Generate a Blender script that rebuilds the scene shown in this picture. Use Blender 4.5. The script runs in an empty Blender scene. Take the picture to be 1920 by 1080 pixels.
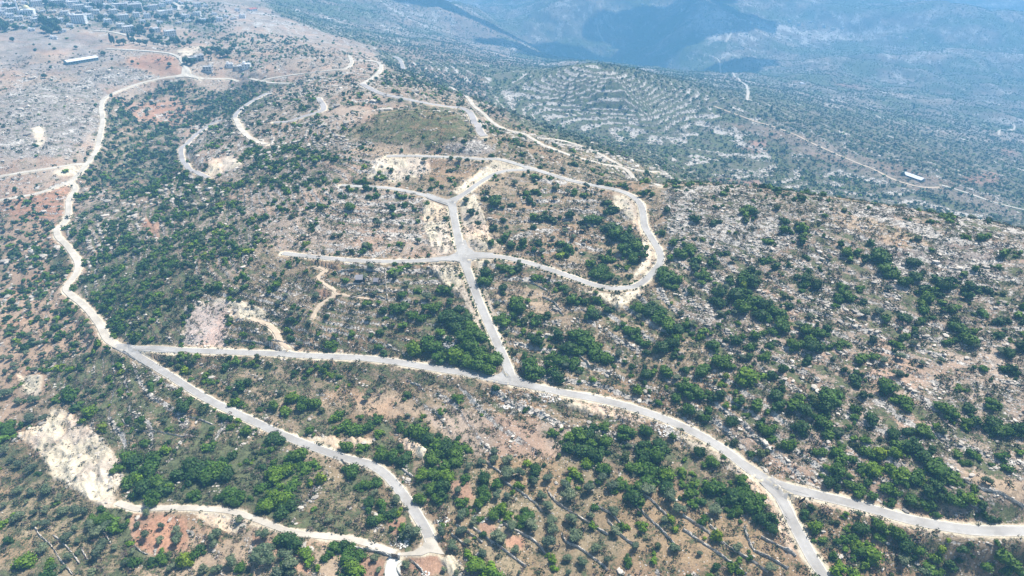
import bpy, math, random
import numpy as np
random.seed(7); RNG = np.random.default_rng(7)
scene = bpy.context.scene
C = scene.collection
R_ = math.radians

# ------------------------------------------------------------------ camera, sky, sun, exposure
CAM_Z, PITCH, FPX = 220.0, R_(30.0), 1297.0          # focal length in photograph pixels (1920 wide)
cam_d = bpy.data.cameras.new('camera'); cam = bpy.data.objects.new('camera', cam_d); C.objects.link(cam)
cam.location = (0, 0, CAM_Z); cam.rotation_euler = (R_(90) - PITCH, 0, 0)
cam_d.sensor_width = 36; cam_d.lens = 36 * FPX / 1920
cam_d.clip_start = 1; cam_d.clip_end = 30000
scene.camera = cam
SUN_EL, SUN_AZ = R_(60), R_(48)                       # azimuth from +Y towards +X
sun_dir = np.array([math.sin(SUN_AZ)*math.cos(SUN_EL), math.cos(SUN_AZ)*math.cos(SUN_EL), math.sin(SUN_EL)])
w = bpy.data.worlds.new('World'); scene.world = w; w.use_nodes = True
nt = w.node_tree; nt.nodes.clear()
sky = nt.nodes.new('ShaderNodeTexSky'); sky.sky_type = 'NISHITA'; sky.sun_disc = False
sky.sun_elevation = SUN_EL; sky.sun_rotation = SUN_AZ; sky.air_density = 1.2; sky.dust_density = 1.5
bg = nt.nodes.new('ShaderNodeBackground'); bg.inputs[1].default_value = 0.085
wo = nt.nodes.new('ShaderNodeOutputWorld')
nt.links.new(sky.outputs[0], bg.inputs[0]); nt.links.new(bg.outputs[0], wo.inputs[0])
sd = bpy.data.lights.new('sun', 'SUN'); sd.energy = 4.9; sd.angle = R_(0.53); sd.color = (1.0, 0.95, 0.88)
sun = bpy.data.objects.new('sun', sd); C.objects.link(sun)
from mathutils import Vector
sun.rotation_euler = Vector(sun_dir).to_track_quat('Z', 'Y').to_euler()
sun.location = (0, 0, 900)
scene.view_settings.view_transform = 'Standard'; scene.view_settings.look = 'None'
scene.view_settings.exposure = 0.56; scene.view_settings.gamma = 1.0
cy = scene.cycles
cy.max_bounces = 6; cy.diffuse_bounces = 2; cy.glossy_bounces = 1; cy.volume_bounces = 4
cy.transmission_bounces = 1; cy.transparent_max_bounces = 4
cy.use_denoising = True; cy.denoiser = 'OPENIMAGEDENOISE'; cy.denoising_input_passes = 'RGB_ALBEDO_NORMAL'; cy.denoising_prefilter = 'ACCURATE'
cy.sample_clamp_indirect = 4

# ------------------------------------------------------------------ numeric noise
def hsh(ix, iy, s):
    h = (ix.astype(np.int64)*374761393 + iy.astype(np.int64)*668265263 + s*974634777) & 0xffffffff
    h = ((h ^ (h >> 13)) * 1274126177) & 0xffffffff
    return ((h ^ (h >> 16)) & 0xffffff) / float(0xffffff)
def vnoise(x, y, s=0):
    ix = np.floor(x); iy = np.floor(y); fx = x-ix; fy = y-iy
    fx = fx*fx*(3-2*fx); fy = fy*fy*(3-2*fy)
    a = hsh(ix, iy, s); b = hsh(ix+1, iy, s); c = hsh(ix, iy+1, s); d = hsh(ix+1, iy+1, s)
    return (a*(1-fx)+b*fx)*(1-fy) + (c*(1-fx)+d*fx)*fy
def fbm(x, y, s=0, o=4, g=0.5):
    t = 0; a = 1; n = 0
    for k in range(o):
        t = t + a*vnoise(x*(2.03**k)+k*17.3, y*(2.03**k)-k*9.1, s+k); n += a; a *= g
    return t/n
def sstep(a, b, x):
    t = np.clip((x-a)/(b-a), 0, 1); return t*t*(3-2*t)

# ------------------------------------------------------------------ surveyed heights: sight line (u, v) of the aerial survey and height z
def sight(u, v):
    rx = (u-960)/FPX; ry = (540-v)/FPX
    dx = rx; dy = math.cos(PITCH) + ry*math.sin(PITCH); dz = -math.sin(PITCH) + ry*math.cos(PITCH)
    h = math.hypot(dx, dy); return math.atan2(dx, dy), dz/h
SURVEY = [
 (0,1080,-18),(150,1080,-14),(350,1060,-9),(600,1075,-4),(735,1070,-2),(820,1030,0),(1000,1060,0),(1200,1075,3),(1400,1070,8),(1540,1080,10),(1750,1080,8),(1920,1080,5),
 (0,930,-26),(150,930,-18),(300,960,-9),(500,960,-5),(650,980,-3),(900,940,3),(1100,930,6),(1300,930,10),(1470,915,15),(1600,945,17),(1750,985,18),(1920,1000,20),
 (0,780,-32),(100,820,-22),(230,780,-13),(400,820,-8),(600,845,-4),(720,885,-2),(900,820,6),(1100,830,9),(1250,787,12),(1350,840,13),(1600,850,22),(1850,880,27),
 (0,620,-34),(100,640,-28),(180,600,-20),(235,655,-11),(400,745,-7),(500,663,0),(700,673,6),(960,714,11),(1110,748,12),(800,790,2),(1300,700,20),(1500,750,25),(1700,700,31),(1900,700,37),
 (0,470,-36),(60,500,-33),(143,500,-24),(110,440,-23),(250,540,-5),(350,560,5),(500,560,13),(650,580,16),(900,570,20),(1050,600,20),(1160,544,26),(1300,560,30),(1500,560,37),(1700,560,42),(1900,560,47),
 (0,390,-24),(135,343,-19),(250,430,-8),(350,430,6),(500,470,22),(650,486,26),(870,485,28),(1000,490,28),(1120,450,31),(1238,490,31),(1400,460,40),(1600,480,46),(1800,480,51),
 (0,300,-6),(100,290,-6),(190,260,-15),(260,290,-26),(330,330,-14),(345,300,4),(400,340,14),(500,380,24),(650,400,33),(750,430,31),(848,380,36),(1000,400,35),(1120,380,38),(1205,400,40),
 (0,200,6),(100,190,2),(195,190,-10),(260,200,-26),(350,200,-30),(400,260,0),(440,225,8),(500,270,26),(520,320,28),(640,348,38),(740,330,42),(930,315,44),(830,297,45),(1060,335,43),(1180,360,42),
 (0,110,14),(100,110,8),(240,120,4),(345,140,-6),(440,160,-22),(490,180,-2),(560,190,30),(605,195,38),(580,240,40),(650,260,49),(780,230,60),(720,215,58),(880,240,56),(860,270,52),(700,295,46),
 (0,60,18),(100,60,16),(240,70,6),(330,80,2),(400,120,0),(480,130,2),(560,140,8),(640,130,20),(690,150,28),(650,190,42),(750,185,44),(710,122,14),
 (0,0,22),(60,25,22),(150,20,18),(250,20,8),(350,30,0),(420,60,-4),(500,90,-2),(600,90,-6),(650,100,0),
 (920,245,44),(905,200,18),(870,178,10),(1000,258,22),(1120,305,20),(1235,345,30),(1100,275,5),(1230,322,-2),
 (430,12,-20),(500,40,-25),(600,60,-40),(700,85,-50),(780,130,-55),(850,150,-70),(760,100,-60),
 (940,220,-45),(1000,235,-62),(1080,250,-72),(1180,280,-68),(1280,315,-66),(1420,310,-92),(1550,330,-110),(1700,328,-118),(1850,370,-120),(1920,395,-120),
 (950,160,-88),(1010,150,-70),(1060,138,-56),(1110,138,-52),(1170,165,-66),(1050,190,-86),(1150,210,-95),(1260,220,-106),(1300,200,-104),(1400,230,-112),(1500,270,-116),
 (900,120,-110),(960,115,-150),(1100,118,-170),(1250,135,-170),(1400,165,-150),(1550,210,-140),(1700,240,-150),(1900,300,-150),(1920,240,-190),
 (800,90,-110),(700,60,-110),(850,60,-150),(820,85,-130),(1000,80,-225),(1200,90,-230),(1400,110,-215),(1600,140,-190),(1800,170,-205),(1920,150,-215),
 (560,10,-150),(650,25,-165),(800,30,-180),(950,40,-205),(1100,50,-205),(1250,50,-200),(1400,50,-190),(1550,60,-200),(1750,80,-200),(1920,70,-200),
 (430,-8,-120),(650,0,-140),(850,0,-150),(1100,5,-165),(1300,10,-160),(1500,10,-170),(1700,10,-165),(1920,5,-160),
]
# crest sight lines: ground that falls away out of sight just behind
CREST = [(1330,344,42,.20,-22),(1450,356,46,.22,-26),(1600,376,49,.25,-26),(1750,402,52,.28,-24),(1900,428,54,.3,-22),
         (700,205,58,.10,-5),(800,205,60,.10,-7),(860,215,58,.08,-6),(1260,340,40,.14,-14)]
pts = []
for u, v, z in SURVEY:
    if z < -115: z = -115+(z+115)*2.4
    ph, s = sight(u, v); r = (z-CAM_Z)/s; pts.append((ph, math.log(r), z))
for u, v, z, fr, dz in CREST:
    ph, s = sight(u, v); r = (z-CAM_Z)/s; pts.append((ph, math.log(r), z))
    r2 = r*(1+fr); pts.append((ph, math.log(r2), CAM_Z+s*r2+dz))
for a in (-58, -35, -12, 12, 35, 58):                 # beyond the valley and beside the frame
    pts.append((R_(a), math.log(4200), -330 if a > -30 else -150)); pts.append((R_(a), math.log(7500), -220))
    pts.append((R_(a), math.log(75), -16 + a*0.3))
pts += [(R_(58), math.log(400), 40), (R_(58), math.log(200), 10), (R_(58), math.log(1000), -120), (R_(-58), math.log(400), -30), (R_(-58), math.log(900), 0), (R_(-58), math.log(200), -30)]
P = np.array(pts); P[:, 0] *= 1.0; P[:, 1] *= 0.9
def tps(d2): return np.where(d2 > 0, 0.5*d2*np.log(np.maximum(d2, 1e-12)), 0)
n = len(P)
D2 = (P[:, None, 0]-P[None, :, 0])**2 + (P[:, None, 1]-P[None, :, 1])**2
A = np.zeros((n+3, n+3)); A[:n, :n] = tps(D2) + np.eye(n)*2e-4
A[:n, n] = 1; A[:n, n+1:] = P[:, :2]; A[n, :n] = 1; A[n+1:, :n] = P[:, :2].T
sol = np.linalg.solve(A, np.concatenate([P[:, 2], [0, 0, 0]]))
NP_, NR = 1180, 1180
PH0, PH1, RH0, RH1 = R_(-60), R_(60), math.log(70), math.log(7500)
ph = np.linspace(PH0, PH1, NP_); rh = np.linspace(RH0, RH1, NR)
cph = np.linspace(PH0, PH1, 296); crh = np.linspace(RH0, RH1, 296)
A1, A2 = np.meshgrid(cph, crh*0.9, indexing='ij')
Zc = np.zeros_like(A1) + sol[n] + sol[n+1]*A1 + sol[n+2]*A2
for k in range(n): Zc += sol[k]*tps((A1-P[k, 0])**2 + (A2-P[k, 1])**2)
def bicubic(Zs, gi, gj):                              # separable Catmull-Rom upsampling
    def up(Zm, g):
        i = np.clip(np.floor(g).astype(int), 1, Zm.shape[0]-3); t = (g-i)[:, None]
        p0, p1, p2, p3 = Zm[i-1], Zm[i], Zm[i+1], Zm[i+2]
        return p1 + 0.5*t*(p2-p0 + t*(2*p0-5*p1+4*p2-p3 + t*(3*(p1-p2)+p3-p0)))
    return up(up(Zs, gi).T, gj).T
Z = bicubic(Zc, np.linspace(0, 295, NP_), np.linspace(0, 295, NR))
PHG, RHG = np.meshgrid(ph, rh, indexing='ij'); RG = np.exp(RHG)
X = RG*np.sin(PHG); Y = RG*np.cos(PHG)
DPH = ph[1]-ph[0]; DRH = rh[1]-rh[0]
AREA = (RG*DPH)*(RG*DRH)
far = np.clip(RG/900, 0.25, 3)
Z = Z + (fbm(X/60, Y/60, 3, 4)-.5)*5*np.clip(far, .4, 3) + (fbm(X/260, Y/260, 5, 3)-.5)*26*sstep(900, 2200, RG)
ridge = 1-np.abs(2*fbm(X/900+1.7, Y/620+X/1500, 15, 4)-1)*2.2
Z = Z + (ridge-.45)*50*sstep(1700, 3000, RG)*sstep(-.55, -.2, PHG) + (fbm(X/210, Y/210, 16, 3)-.5)*50*sstep(1500, 2600, RG)

def gidx(x, y):
    return (np.arctan2(x, y)-PH0)/DPH, (0.5*np.log(x*x+y*y)-RH0)/DRH
def samp(G, x, y):
    i, j = gidx(np.asarray(x, float), np.asarray(y, float))
    i = np.clip(i, 0, NP_-1.001); j = np.clip(j, 0, NR-1.001)
    a = i.astype(int); b = j.astype(int); fi = i-a; fj = j-b
    return (G[a, b]*(1-fi)+G[a+1, b]*fi)*(1-fj) + (G[a, b+1]*(1-fi)+G[a+1, b+1]*fi)*fj
def ground(u, v):
    """where the sight line (u, v) first meets the ground"""
    p, s = sight(u, v); i = min(max((p-PH0)/DPH, 0), NP_-1.001); a = int(i); f = i-a
    prof = Z[a]*(1-f)+Z[a+1]*f
    below = np.nonzero(CAM_Z + s*np.exp(rh) <= prof)[0]
    j = below[0] if len(below) else NR-1
    if j > 0:
        r0, r1 = math.exp(rh[j-1]), math.exp(rh[j])
        e0 = CAM_Z+s*r0-prof[j-1]; e1 = CAM_Z+s*r1-prof[j]
        t = e0/(e0-e1) if e0 != e1 else 0; r = r0+(r1-r0)*t
    else: r = math.exp(rh[0])
    return r*math.sin(p), r*math.cos(p)
def gz(x, y): return float(samp(Z, x, y))

# ------------------------------------------------------------------ zones of ground cover
SOIL = dict(red=(.43, .265, .175), brown=(.35, .262, .168), pink=(.41, .315, .235), cream=(.72, .62, .45), straw=(.36, .28, .17), grass=(.19, .18, .10),
            grey=(.34, .29, .25), dust=(.47, .35, .235), farc=(.20, .18, .14), farp=(.26, .205, .16), grove=(.43, .30, .20), farred=(.34, .215, .16), rubble=(.62, .50, .42), darkf=(.07, .09, .05))
soil = np.zeros((NP_, NR, 3)); soil[:] = SOIL['brown']
F = {k: np.full((NP_, NR), v) for k, v in dict(rock=.34, green=.42, shrub=1.3, olive=.15, terr=.25).items()}
warp = [( (fbm(PHG*60, RHG*60, 31+m, 4)-.5)*0.035, (fbm(PHG*60, RHG*60, 41+m, 4)-.5)*0.05) for m in range(1)]
warpf = ((fbm(PHG*260, RHG*260, 51, 2)-.5)*0.008, (fbm(PHG*260, RHG*260, 61, 2)-.5)*0.012)
def inside(poly, pa, pb):
    r = np.zeros(pa.shape, bool); m = len(poly)
    for k in range(m):
        (x1, y1), (x2, y2) = poly[k], poly[(k+1) % m]
        if y1 == y2: continue
        c = ((y1 > pb) != (y2 > pb)) & (pa < (x2-x1)*(pb-y1)/(y2-y1)+x1); r ^= c
    return r
def mask(pix, rag=1.0):
    q = []
    for u, v in pix:
        x, y = ground(u, v); q.append((math.atan2(x, y), 0.5*math.log(x*x+y*y)))
    q = np.array(q); lo = q.min(0)-.06; hi = q.max(0)+.06
    i0, i1 = np.clip([(lo[0]-PH0)/DPH, (hi[0]-PH0)/DPH+1], 0, NP_).astype(int)
    j0, j1 = np.clip([(lo[1]-RH0)/DRH, (hi[1]-RH0)/DRH+1], 0, NR).astype(int)
    sl = (slice(i0, i1), slice(j0, j1)); wt = 0
    for (a, b) in ((.4, 0), (.9, 1.5), (1.5, -1.5), (-.7, 1), (-1.4, -1)):
        pa = PHG[sl] + rag*(warp[0][0][sl]*a + warpf[0][sl]*(1+b)); pb = RHG[sl] + rag*(warp[0][1][sl]*a + warpf[1][sl]*(1-b))
        wt = wt + inside([tuple(t) for t in q], pa, pb)*.2
    return sl, wt
CUT = np.zeros((NP_, NR))
def zone(pix, col=None, rag=1.0, **kw):
    sl, wt = mask(pix, rag)
    if col:
        for c in range(3): soil[sl+(c,)] = soil[sl+(c,)]*(1-wt) + SOIL[col][c]*wt
    CUT[sl] = CUT[sl]*(1-wt) + (wt if col == 'cream' else 0)
    for k, v in kw.items(): F[k][sl] = F[k][sl]*(1-wt) + v*wt

# far country
m_far = sstep(560, 800, RG)
for c in range(3): soil[..., c] = soil[..., c]*(1-m_far) + SOIL['farc'][c]*m_far
F['terr'] = F['terr']*(1-m_far)+.7*m_far; F['olive'] = F['olive']*(1-m_far)+.75*m_far; F['shrub'] = F['shrub']*(1-m_far)+.35*m_far
F['rock'] = F['rock']*(1-m_far)+.36*m_far; F['green'] = F['green']*(1-m_far)+.52*m_far
Zn = zone
# right-hand far slopes
Zn([(1235,345),(1000,240),(930,210),(900,170),(1000,130),(1300,190),(1480,240),(1720,330),(1700,400),(1450,350)], 'farc', terr=.9, olive=.8, shrub=.3, rock=.28, green=.58)
Zn([(1235,330),(1100,262),(1000,235),(935,205),(905,165),(1000,125),(1130,128),(1280,185),(1400,235),(1380,300)], 'farc', terr=1.3, olive=.4, shrub=.25, rock=.28, green=.58)
Zn([(1480,200),(1920,260),(1920,430),(1720,395),(1560,330),(1400,250)], 'farc', terr=.8, olive=1.1, shrub=.3, rock=.33, green=.45)
Zn([(1340,225),(1480,245),(1650,300),(1800,345),(1920,400),(1920,412),(1780,372),(1600,320),(1450,262)], 'farp', terr=.1, olive=.3, shrub=.1, rock=.3, green=.45)
Zn([(1500,320),(1600,335),(1700,385),(1620,385),(1520,345)], 'farc', olive=.4, shrub=1.3, rock=.3, green=.5)
Zn([(930,130),(1080,125),(1190,165),(1180,180),(1060,172),(960,160)], 'farc', terr=1.3, olive=.35, shrub=.3, rock=.34, green=.55)
Zn([(700,90),(860,75),(960,90),(1000,125),(900,120),(780,110)], 'farp', olive=.8, rock=.3, green=.25)
Zn([(840,45),(980,50),(975,78),(860,75)], 'farp', olive=.8, rock=.25, green=.2)
Zn([(1280,35),(1600,45),(1590,75),(1340,85)], 'farp', olive=.3, rock=.55, green=.3)
Zn([(760,110),(900,140),(960,230),(900,215),(830,180),(740,130)], 'farp', olive=.9, shrub=.5, rock=.35, green=.3)
for q in ([(1800,335),(1870,320),(1880,345),(1800,345)], [(1870,275),(1915,280),(1905,295),(1875,288)], [(1390,270),(1430,258),(1450,280),(1400,285)], [(1550,150),(1620,160),(1610,168),(1560,160)], [(1330,332),(1420,335),(1440,348),(1330,345)]):
    Zn(q, 'farred', rock=.2, green=.3, olive=.5, shrub=.2)
# west: bare rocky hill, fields, village ridge
Zn([(0,-40),(420,-20),(520,30),(700,90),(740,150),(560,150),(330,140),(200,190),(190,260),(150,335),(0,385)], 'pink', rock=.44, green=.3, shrub=.06, olive=.03, terr=.25)
Zn([(0,180),(90,150),(200,170),(190,230),(120,300),(0,300)], 'grey', rock=.50, green=.46, shrub=.10, olive=.0, terr=.15)
Zn([(150,130),(270,118),(270,140),(210,168),(150,160)], 'grey', rock=.50, green=.42, shrub=.03, olive=.0, terr=.15)
Zn([(0,62),(200,70),(190,90),(240,110),(100,140),(0,130)], 'grey', rock=.3, green=.36, shrub=.05, olive=.0)
Zn([(0,300),(150,300),(140,335),(0,385)], 'pink', rock=.44, green=.36, shrub=.1, olive=.0, terr=.6)
Zn([(0,0),(240,-10),(420,10),(440,60),(330,85),(240,60),(0,60)], 'grey', rock=.38, green=.5, shrub=.9, olive=.4)
Zn([(235,108),(290,100),(325,106),(345,138),(290,140),(240,122)], 'red', .5, rock=.12, green=.2, shrub=.02, olive=.03)
Zn([(60,95),(130,95),(120,118),(50,120)], 'pink', rock=.2, green=.2)
Zn([(330,95),(350,105),(400,88),(395,84)], 'cream', .4, rock=.3, green=.1, shrub=0, olive=0)
Zn([(255,45),(370,55),(360,75),(290,60)], 'pink', rock=.15, green=.25, shrub=.05, olive=.1)
Zn([(390,60),(560,70),(610,120),(500,135),(370,110)], 'pink', rock=.45, green=.4, shrub=.8, olive=.3)
Zn([(380,115),(560,105),(640,120),(500,150),(400,140)], 'pink', rock=.42, green=.25, shrub=.15, olive=.05)
# valley west of the hill
Zn([(205,185),(350,148),(520,155),(440,210),(345,275),(350,320),(400,350),(330,400),(150,420),(140,345),(195,260)], 'pink', rock=.2, green=.55, shrub=3.8, olive=2.4, terr=.5)
Zn([(235,190),(330,180),(365,210),(330,235),(250,225)], 'red', rock=.2, green=.2, shrub=.3, olive=1.0, terr=.7)
Zn([(150,345),(335,315),(400,345),(530,400),(480,470),(430,540),(350,570),(330,645),(245,645),(135,540),(150,490),(120,420)], 'pink', rock=.36, green=.52, shrub=4.2, olive=.7, terr=.5)
Zn([(170,480),(350,500),(380,570),(330,640),(240,640),(150,545)], 'brown', rock=.22, green=.62, shrub=6.5, olive=.3)
Zn([(330,240),(420,215),(440,250),(500,290),(450,330),(380,330),(340,300)], 'pink', rock=.5, green=.4, shrub=.9, olive=.3)
Zn([(0,395),(105,415),(150,490),(130,545),(205,655),(110,720),(0,800)], 'grove', rock=.15, green=.30, shrub=2.2, olive=2.8, terr=.4)
Zn([(0,380),(130,345),(130,400),(100,418),(0,400)], 'red', rock=.3, green=.35, shrub=.8, olive=.4, terr=.5)
Zn([(95,470),(130,480),(130,520),(95,525)], 'grass', rock=.1, green=.6, shrub=.4, olive=.1)
# upper hill
Zn([(430,225),(560,170),(700,140),(900,185),(925,250),(870,290),(640,340),(500,300)], 'pink', rock=.48, green=.45, shrub=.9, olive=.35, terr=.4)
Zn([(500,170),(640,140),(720,125),(700,160),(600,180),(520,190)], 'pink', rock=.52, green=.35, shrub=.35, olive=.3)
Zn([(470,265),(640,270),(640,340),(530,400),(420,380),(440,320)], 'pink', rock=.42, green=.5, shrub=4.5, olive=.3)
Zn([(650,250),(700,222),(780,198),(860,208),(890,245),(885,268),(780,276),(660,264)], 'straw', 1.2, rock=.27, green=.60, shrub=.3, olive=.0, terr=.1)
Zn([(610,205),(700,195),(760,195),(690,225),(650,240),(600,230)], 'pink', .5, rock=.15, green=.2, shrub=.1, olive=.5)
Zn([(830,275),(900,262),(940,285),(880,292)], 'grey', .5, rock=.62, green=.3, shrub=.6)
Zn([(700,300),(810,296),(800,330),(740,340),(690,330)], 'cream', .6, rock=.5, green=.2, shrub=.5, olive=.2)
Zn([(920,250),(1235,345),(1110,345),(1000,315),(930,296)], 'brown', .5, rock=.4, green=.5, shrub=.8, olive=.1)
Zn([(930,215),(1000,245),(1230,320),(1240,345),(1100,320),(960,262)], 'brown', .5, rock=.3, green=.5, shrub=.4, olive=.15)
Zn([(700,270),(800,285),(700,292),(640,285)], 'dust', .5, rock=.25, green=.25, shrub=.6)
# plateau
Zn([(430,360),(640,350),(840,385),(850,480),(640,480),(520,475)], 'pink', rock=.50, green=.38, shrub=1.2, olive=.5, terr=.5)
Zn([(870,370),(960,325),(1110,352),(1195,385),(1230,480),(1160,540),(1000,500),(900,475)], 'brown', rock=.44, green=.42, shrub=1.3, olive=.8, terr=.4)
Zn([(1110,410),(1190,430),(1225,480),(1190,525),(1110,530),(1100,480),(1140,460)], 'brown', rock=.3, green=.5, shrub=3.2, olive=.2)
Zn([(520,490),(860,495),(930,640),(945,690),(700,665),(330,655),(350,560)], 'brown', rock=.42, green=.48, shrub=2.0, olive=.7, terr=.5)
Zn([(800,580),(900,590),(945,690),(760,672),(700,620)], 'brown', rock=.25, green=.58, shrub=2.0, olive=.2)
Zn([(890,490),(960,490),(1160,550),(1260,540),(1400,700),(1500,800),(1440,880),(1250,780),(960,710)], 'brown', rock=.44, green=.46, shrub=2.0, olive=.7, terr=.6)
Zn([(930,520),(1060,560),(1080,610),(1000,580),(920,560)], 'dust', rock=.2, green=.3, shrub=.4, olive=.6, terr=.6)
# east hill
Zn([(1240,350),(1330,346),(1600,378),(1920,430),(1920,990),(1700,970),(1480,900),(1260,560)], 'pink', rock=.49, green=.52, shrub=2.9, olive=.4, terr=.4)
Zn([(1240,355),(1330,346),(1600,378),(1920,430),(1920,560),(1750,520),(1560,470),(1400,470),(1260,430)], 'pink', rock=.60, green=.54, shrub=1.5, olive=.1, terr=.3)
Zn([(1560,410),(1640,400),(1780,450),(1880,470),(1860,520),(1740,500),(1690,520),(1630,450)], 'grey', rock=.66, green=.42, shrub=.7, olive=0)
Zn([(1560,395),(1680,420),(1760,460),(1690,465),(1560,420)], 'dust', .6, rock=.5, green=.4, shrub=.3)
Zn([(1600,640),(1760,680),(1920,640),(1920,700),(1760,730),(1640,700)], 'pink', rock=.45, green=.35, shrub=.5)
Zn([(1780,880),(1920,905),(1920,950),(1830,910)], 'dust', .6, rock=.12, green=.2, shrub=.2, olive=.2)
Zn([(1640,940),(1860,970),(1920,985),(1700,965)], 'red', .4, rock=.35, green=.25, shrub=.5)
Zn([(1340,800),(1470,895),(1560,915),(1500,860),(1400,800)], 'pink', .5, rock=.45, green=.3, shrub=.5)
# south
Zn([(960,730),(1120,752),(1280,812),(1330,850),(1230,830),(1080,790),(960,800),(800,740)], 'brown', rock=.50, green=.38, shrub=.5, olive=.1, terr=.6)
Zn([(780,760),(960,780),(1080,800),(1060,870),(900,860),(820,810)], 'pink', rock=.34, green=.3, shrub=.4, olive=.15, terr=.4)
Zn([(1080,790),(1230,825),(1400,880),(1450,960),(1440,1000),(1300,960),(1180,880),(1060,840)], 'brown', rock=.32, green=.55, shrub=3.4, olive=.3, terr=.3)
Zn([(850,870),(1060,860),(1200,900),(1440,1000),(1500,1090),(1000,1090),(860,1050),(820,960)], 'straw', rock=.28, green=.45, shrub=.7, olive=1.5, terr=0)
Zn([(1500,930),(1700,985),(1920,1010),(1920,1090),(1560,1090)], 'brown', rock=.42, green=.5, shrub=2.4, olive=.4, terr=.2)
Zn([(270,660),(500,672),(760,690),(900,715),(760,730),(680,740),(560,740),(620,800),(500,790),(380,730)], 'brown', rock=.3, green=.55, shrub=3.0, olive=.4)
Zn([(665,742),(740,738),(800,775),(700,790),(670,770)], 'dust', .5, rock=.1, green=.15, shrub=.1, olive=.35)
Zn([(560,760),(700,780),(800,790),(880,850),(870,950),(800,940),(740,880),(640,850),(560,820)], 'brown', rock=.22, green=.6, shrub=3.6, olive=.4)
Zn([(80,665),(230,665),(420,775),(640,865),(700,885),(660,850),(540,850),(330,835),(235,860),(140,770),(90,720)], 'brown', rock=.40, green=.58, shrub=1.7, olive=.3, terr=.5)
Zn([(225,860),(330,838),(450,830),(560,860),(620,900),(680,890),(720,960),(660,1000),(560,1000),(460,955),(240,945)], 'grass', rock=.15, green=.7, shrub=4.6, olive=.1)
Zn([(560,870),(690,880),(760,950),(790,1010),(740,1030),(620,1000),(560,950)], 'straw', rock=.3, green=.55, shrub=1.4, olive=.5)
Zn([(0,860),(110,910),(215,960),(245,1000),(240,1090),(0,1090)], 'straw', rock=.2, green=.55, shrub=.5, olive=1.3, terr=0)
Zn([(180,960),(240,950),(250,1030),(300,1050),(240,1060),(215,1000)], 'grass', .5, rock=.1, green=.7, shrub=2.5)
Zn([(360,985),(640,1010),(700,1050),(700,1090),(280,1090),(280,1050),(355,1040)], 'dust', rock=.2, green=.45, shrub=1.6, olive=1.0)
Zn([(0,820),(40,840),(110,900),(60,900),(0,870)], 'grass', rock=.15, green=.6, shrub=1.5, olive=.8)
# bare red fields
for q in ([(238,965),(270,958),(350,975),(356,1030),(290,1040),(250,1020)], [(838,905),(880,900),(888,935),(860,940)], [(893,975),(925,980),(935,1000),(905,1005)],
          [(945,1000),(985,1010),(980,1030),(950,1025)], [(722,975),(760,970),(758,1000),(735,1000)], [(675,1040),(728,1052),(722,1090),(670,1090)],
          [(770,1045),(830,1040),(840,1070),(800,1080),(760,1062)], [(380,1030),(410,1020),(420,1055),(385,1055)], [(470,1000),(520,1020),(520,1040),(480,1030)],
          [(530,1030),(590,1045),(580,1075),(530,1060)], [(262,410),(300,415),(298,445),(285,445)], [(590,545),(640,545),(630,558),(600,556)]):
    Zn(q, 'red', .35, rock=.05, green=.12, shrub=0, olive=0)
for q in ([(355,1040),(440,1010),(470,1040),(410,1062)], [(605,1010),(640,1030),(630,1080),(600,1080)], [(560,1000),(640,1005),(690,1025),(600,1020)]):
    Zn(q, 'dust', .4, rock=.05, green=.15, shrub=0, olive=0)
# pale cuts and rubble
CREAM = [([(28,815),(75,800),(98,765),(120,768),(150,790),(190,822),(227,868),(229,905),(213,925),(216,953),(198,955),(150,925),(100,895),(75,850)], .02),
 ([(345,575),(400,558),(440,562),(505,585),(480,600),(430,600),(425,640),(440,660),(400,655),(340,635),(350,600)], .3),
 ([(790,378),(838,386),(852,420),(862,468),(812,478),(800,440)], .35), ([(860,380),(890,362),(905,400),(918,440),(950,470),(880,470),(868,430)], .35),
 ([(845,362),(880,335),(930,300),(990,312),(955,322),(900,335),(868,362)], .1), ([(1150,362),(1185,372),(1200,410),(1212,460),(1200,440),(1170,400),(1150,380)], .1),
 ([(1205,440),(1228,480),(1215,505),(1180,528),(1200,500)], .2), ([(1095,545),(1160,556),(1215,530),(1190,560),(1160,580),(1120,565)], .25),
 ([(800,500),(862,500),(885,560),(915,640),(895,620),(870,560),(830,530)], .3), ([(893,488),(930,482),(905,510),(925,580),(950,650),(935,630),(905,560)], .3),
 ([(575,815),(640,822),(700,822),(690,835),(640,840),(590,832)], .02), ([(745,825),(775,822),(802,850),(795,862),(770,850)], .05),
 ([(300,952),(370,948),(430,955),(490,972),(560,1000),(520,1002),(470,985),(410,970),(360,962)], .1), ([(355,960),(420,965),(460,985),(440,1000),(390,985)], .25),
 ([(390,300),(430,292),(455,308),(400,332),(385,322)], .05), ([(700,300),(800,300),(790,312),(720,318)], .25), ([(100,320),(150,312),(150,322),(110,330)], .1),
 ([(790,1018),(818,1013),(834,1038),(800,1042),(745,1044),(742,1036),(775,1035)], 0), ([(1480,925),(1560,940),(1700,985),(1830,1000),(1870,1012),(1740,1015),(1620,975),(1500,942)], .45),
 ([(1250,800),(1330,840),(1420,900),(1470,960),(1500,1040),(1480,1040),(1440,960),(1380,890),(1280,825)], .45), ([(1040,742),(1120,755),(1230,790),(1200,795),(1100,775),(1040,755)], .45),
 ([(455,228),(475,262),(505,272),(480,275),(445,245)], .1), ([(60,240),(80,235),(85,265),(70,280)], .3), ([(30,700),(80,705),(75,740),(50,745),(40,720)], .15), ([(820,1040),(850,1045),(890,1090),(850,1090)], .3)]
for q, g in CREAM: Zn(q, 'cream', .3, green=g, rock=.35, shrub=g*.5, olive=0, terr=0)
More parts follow.
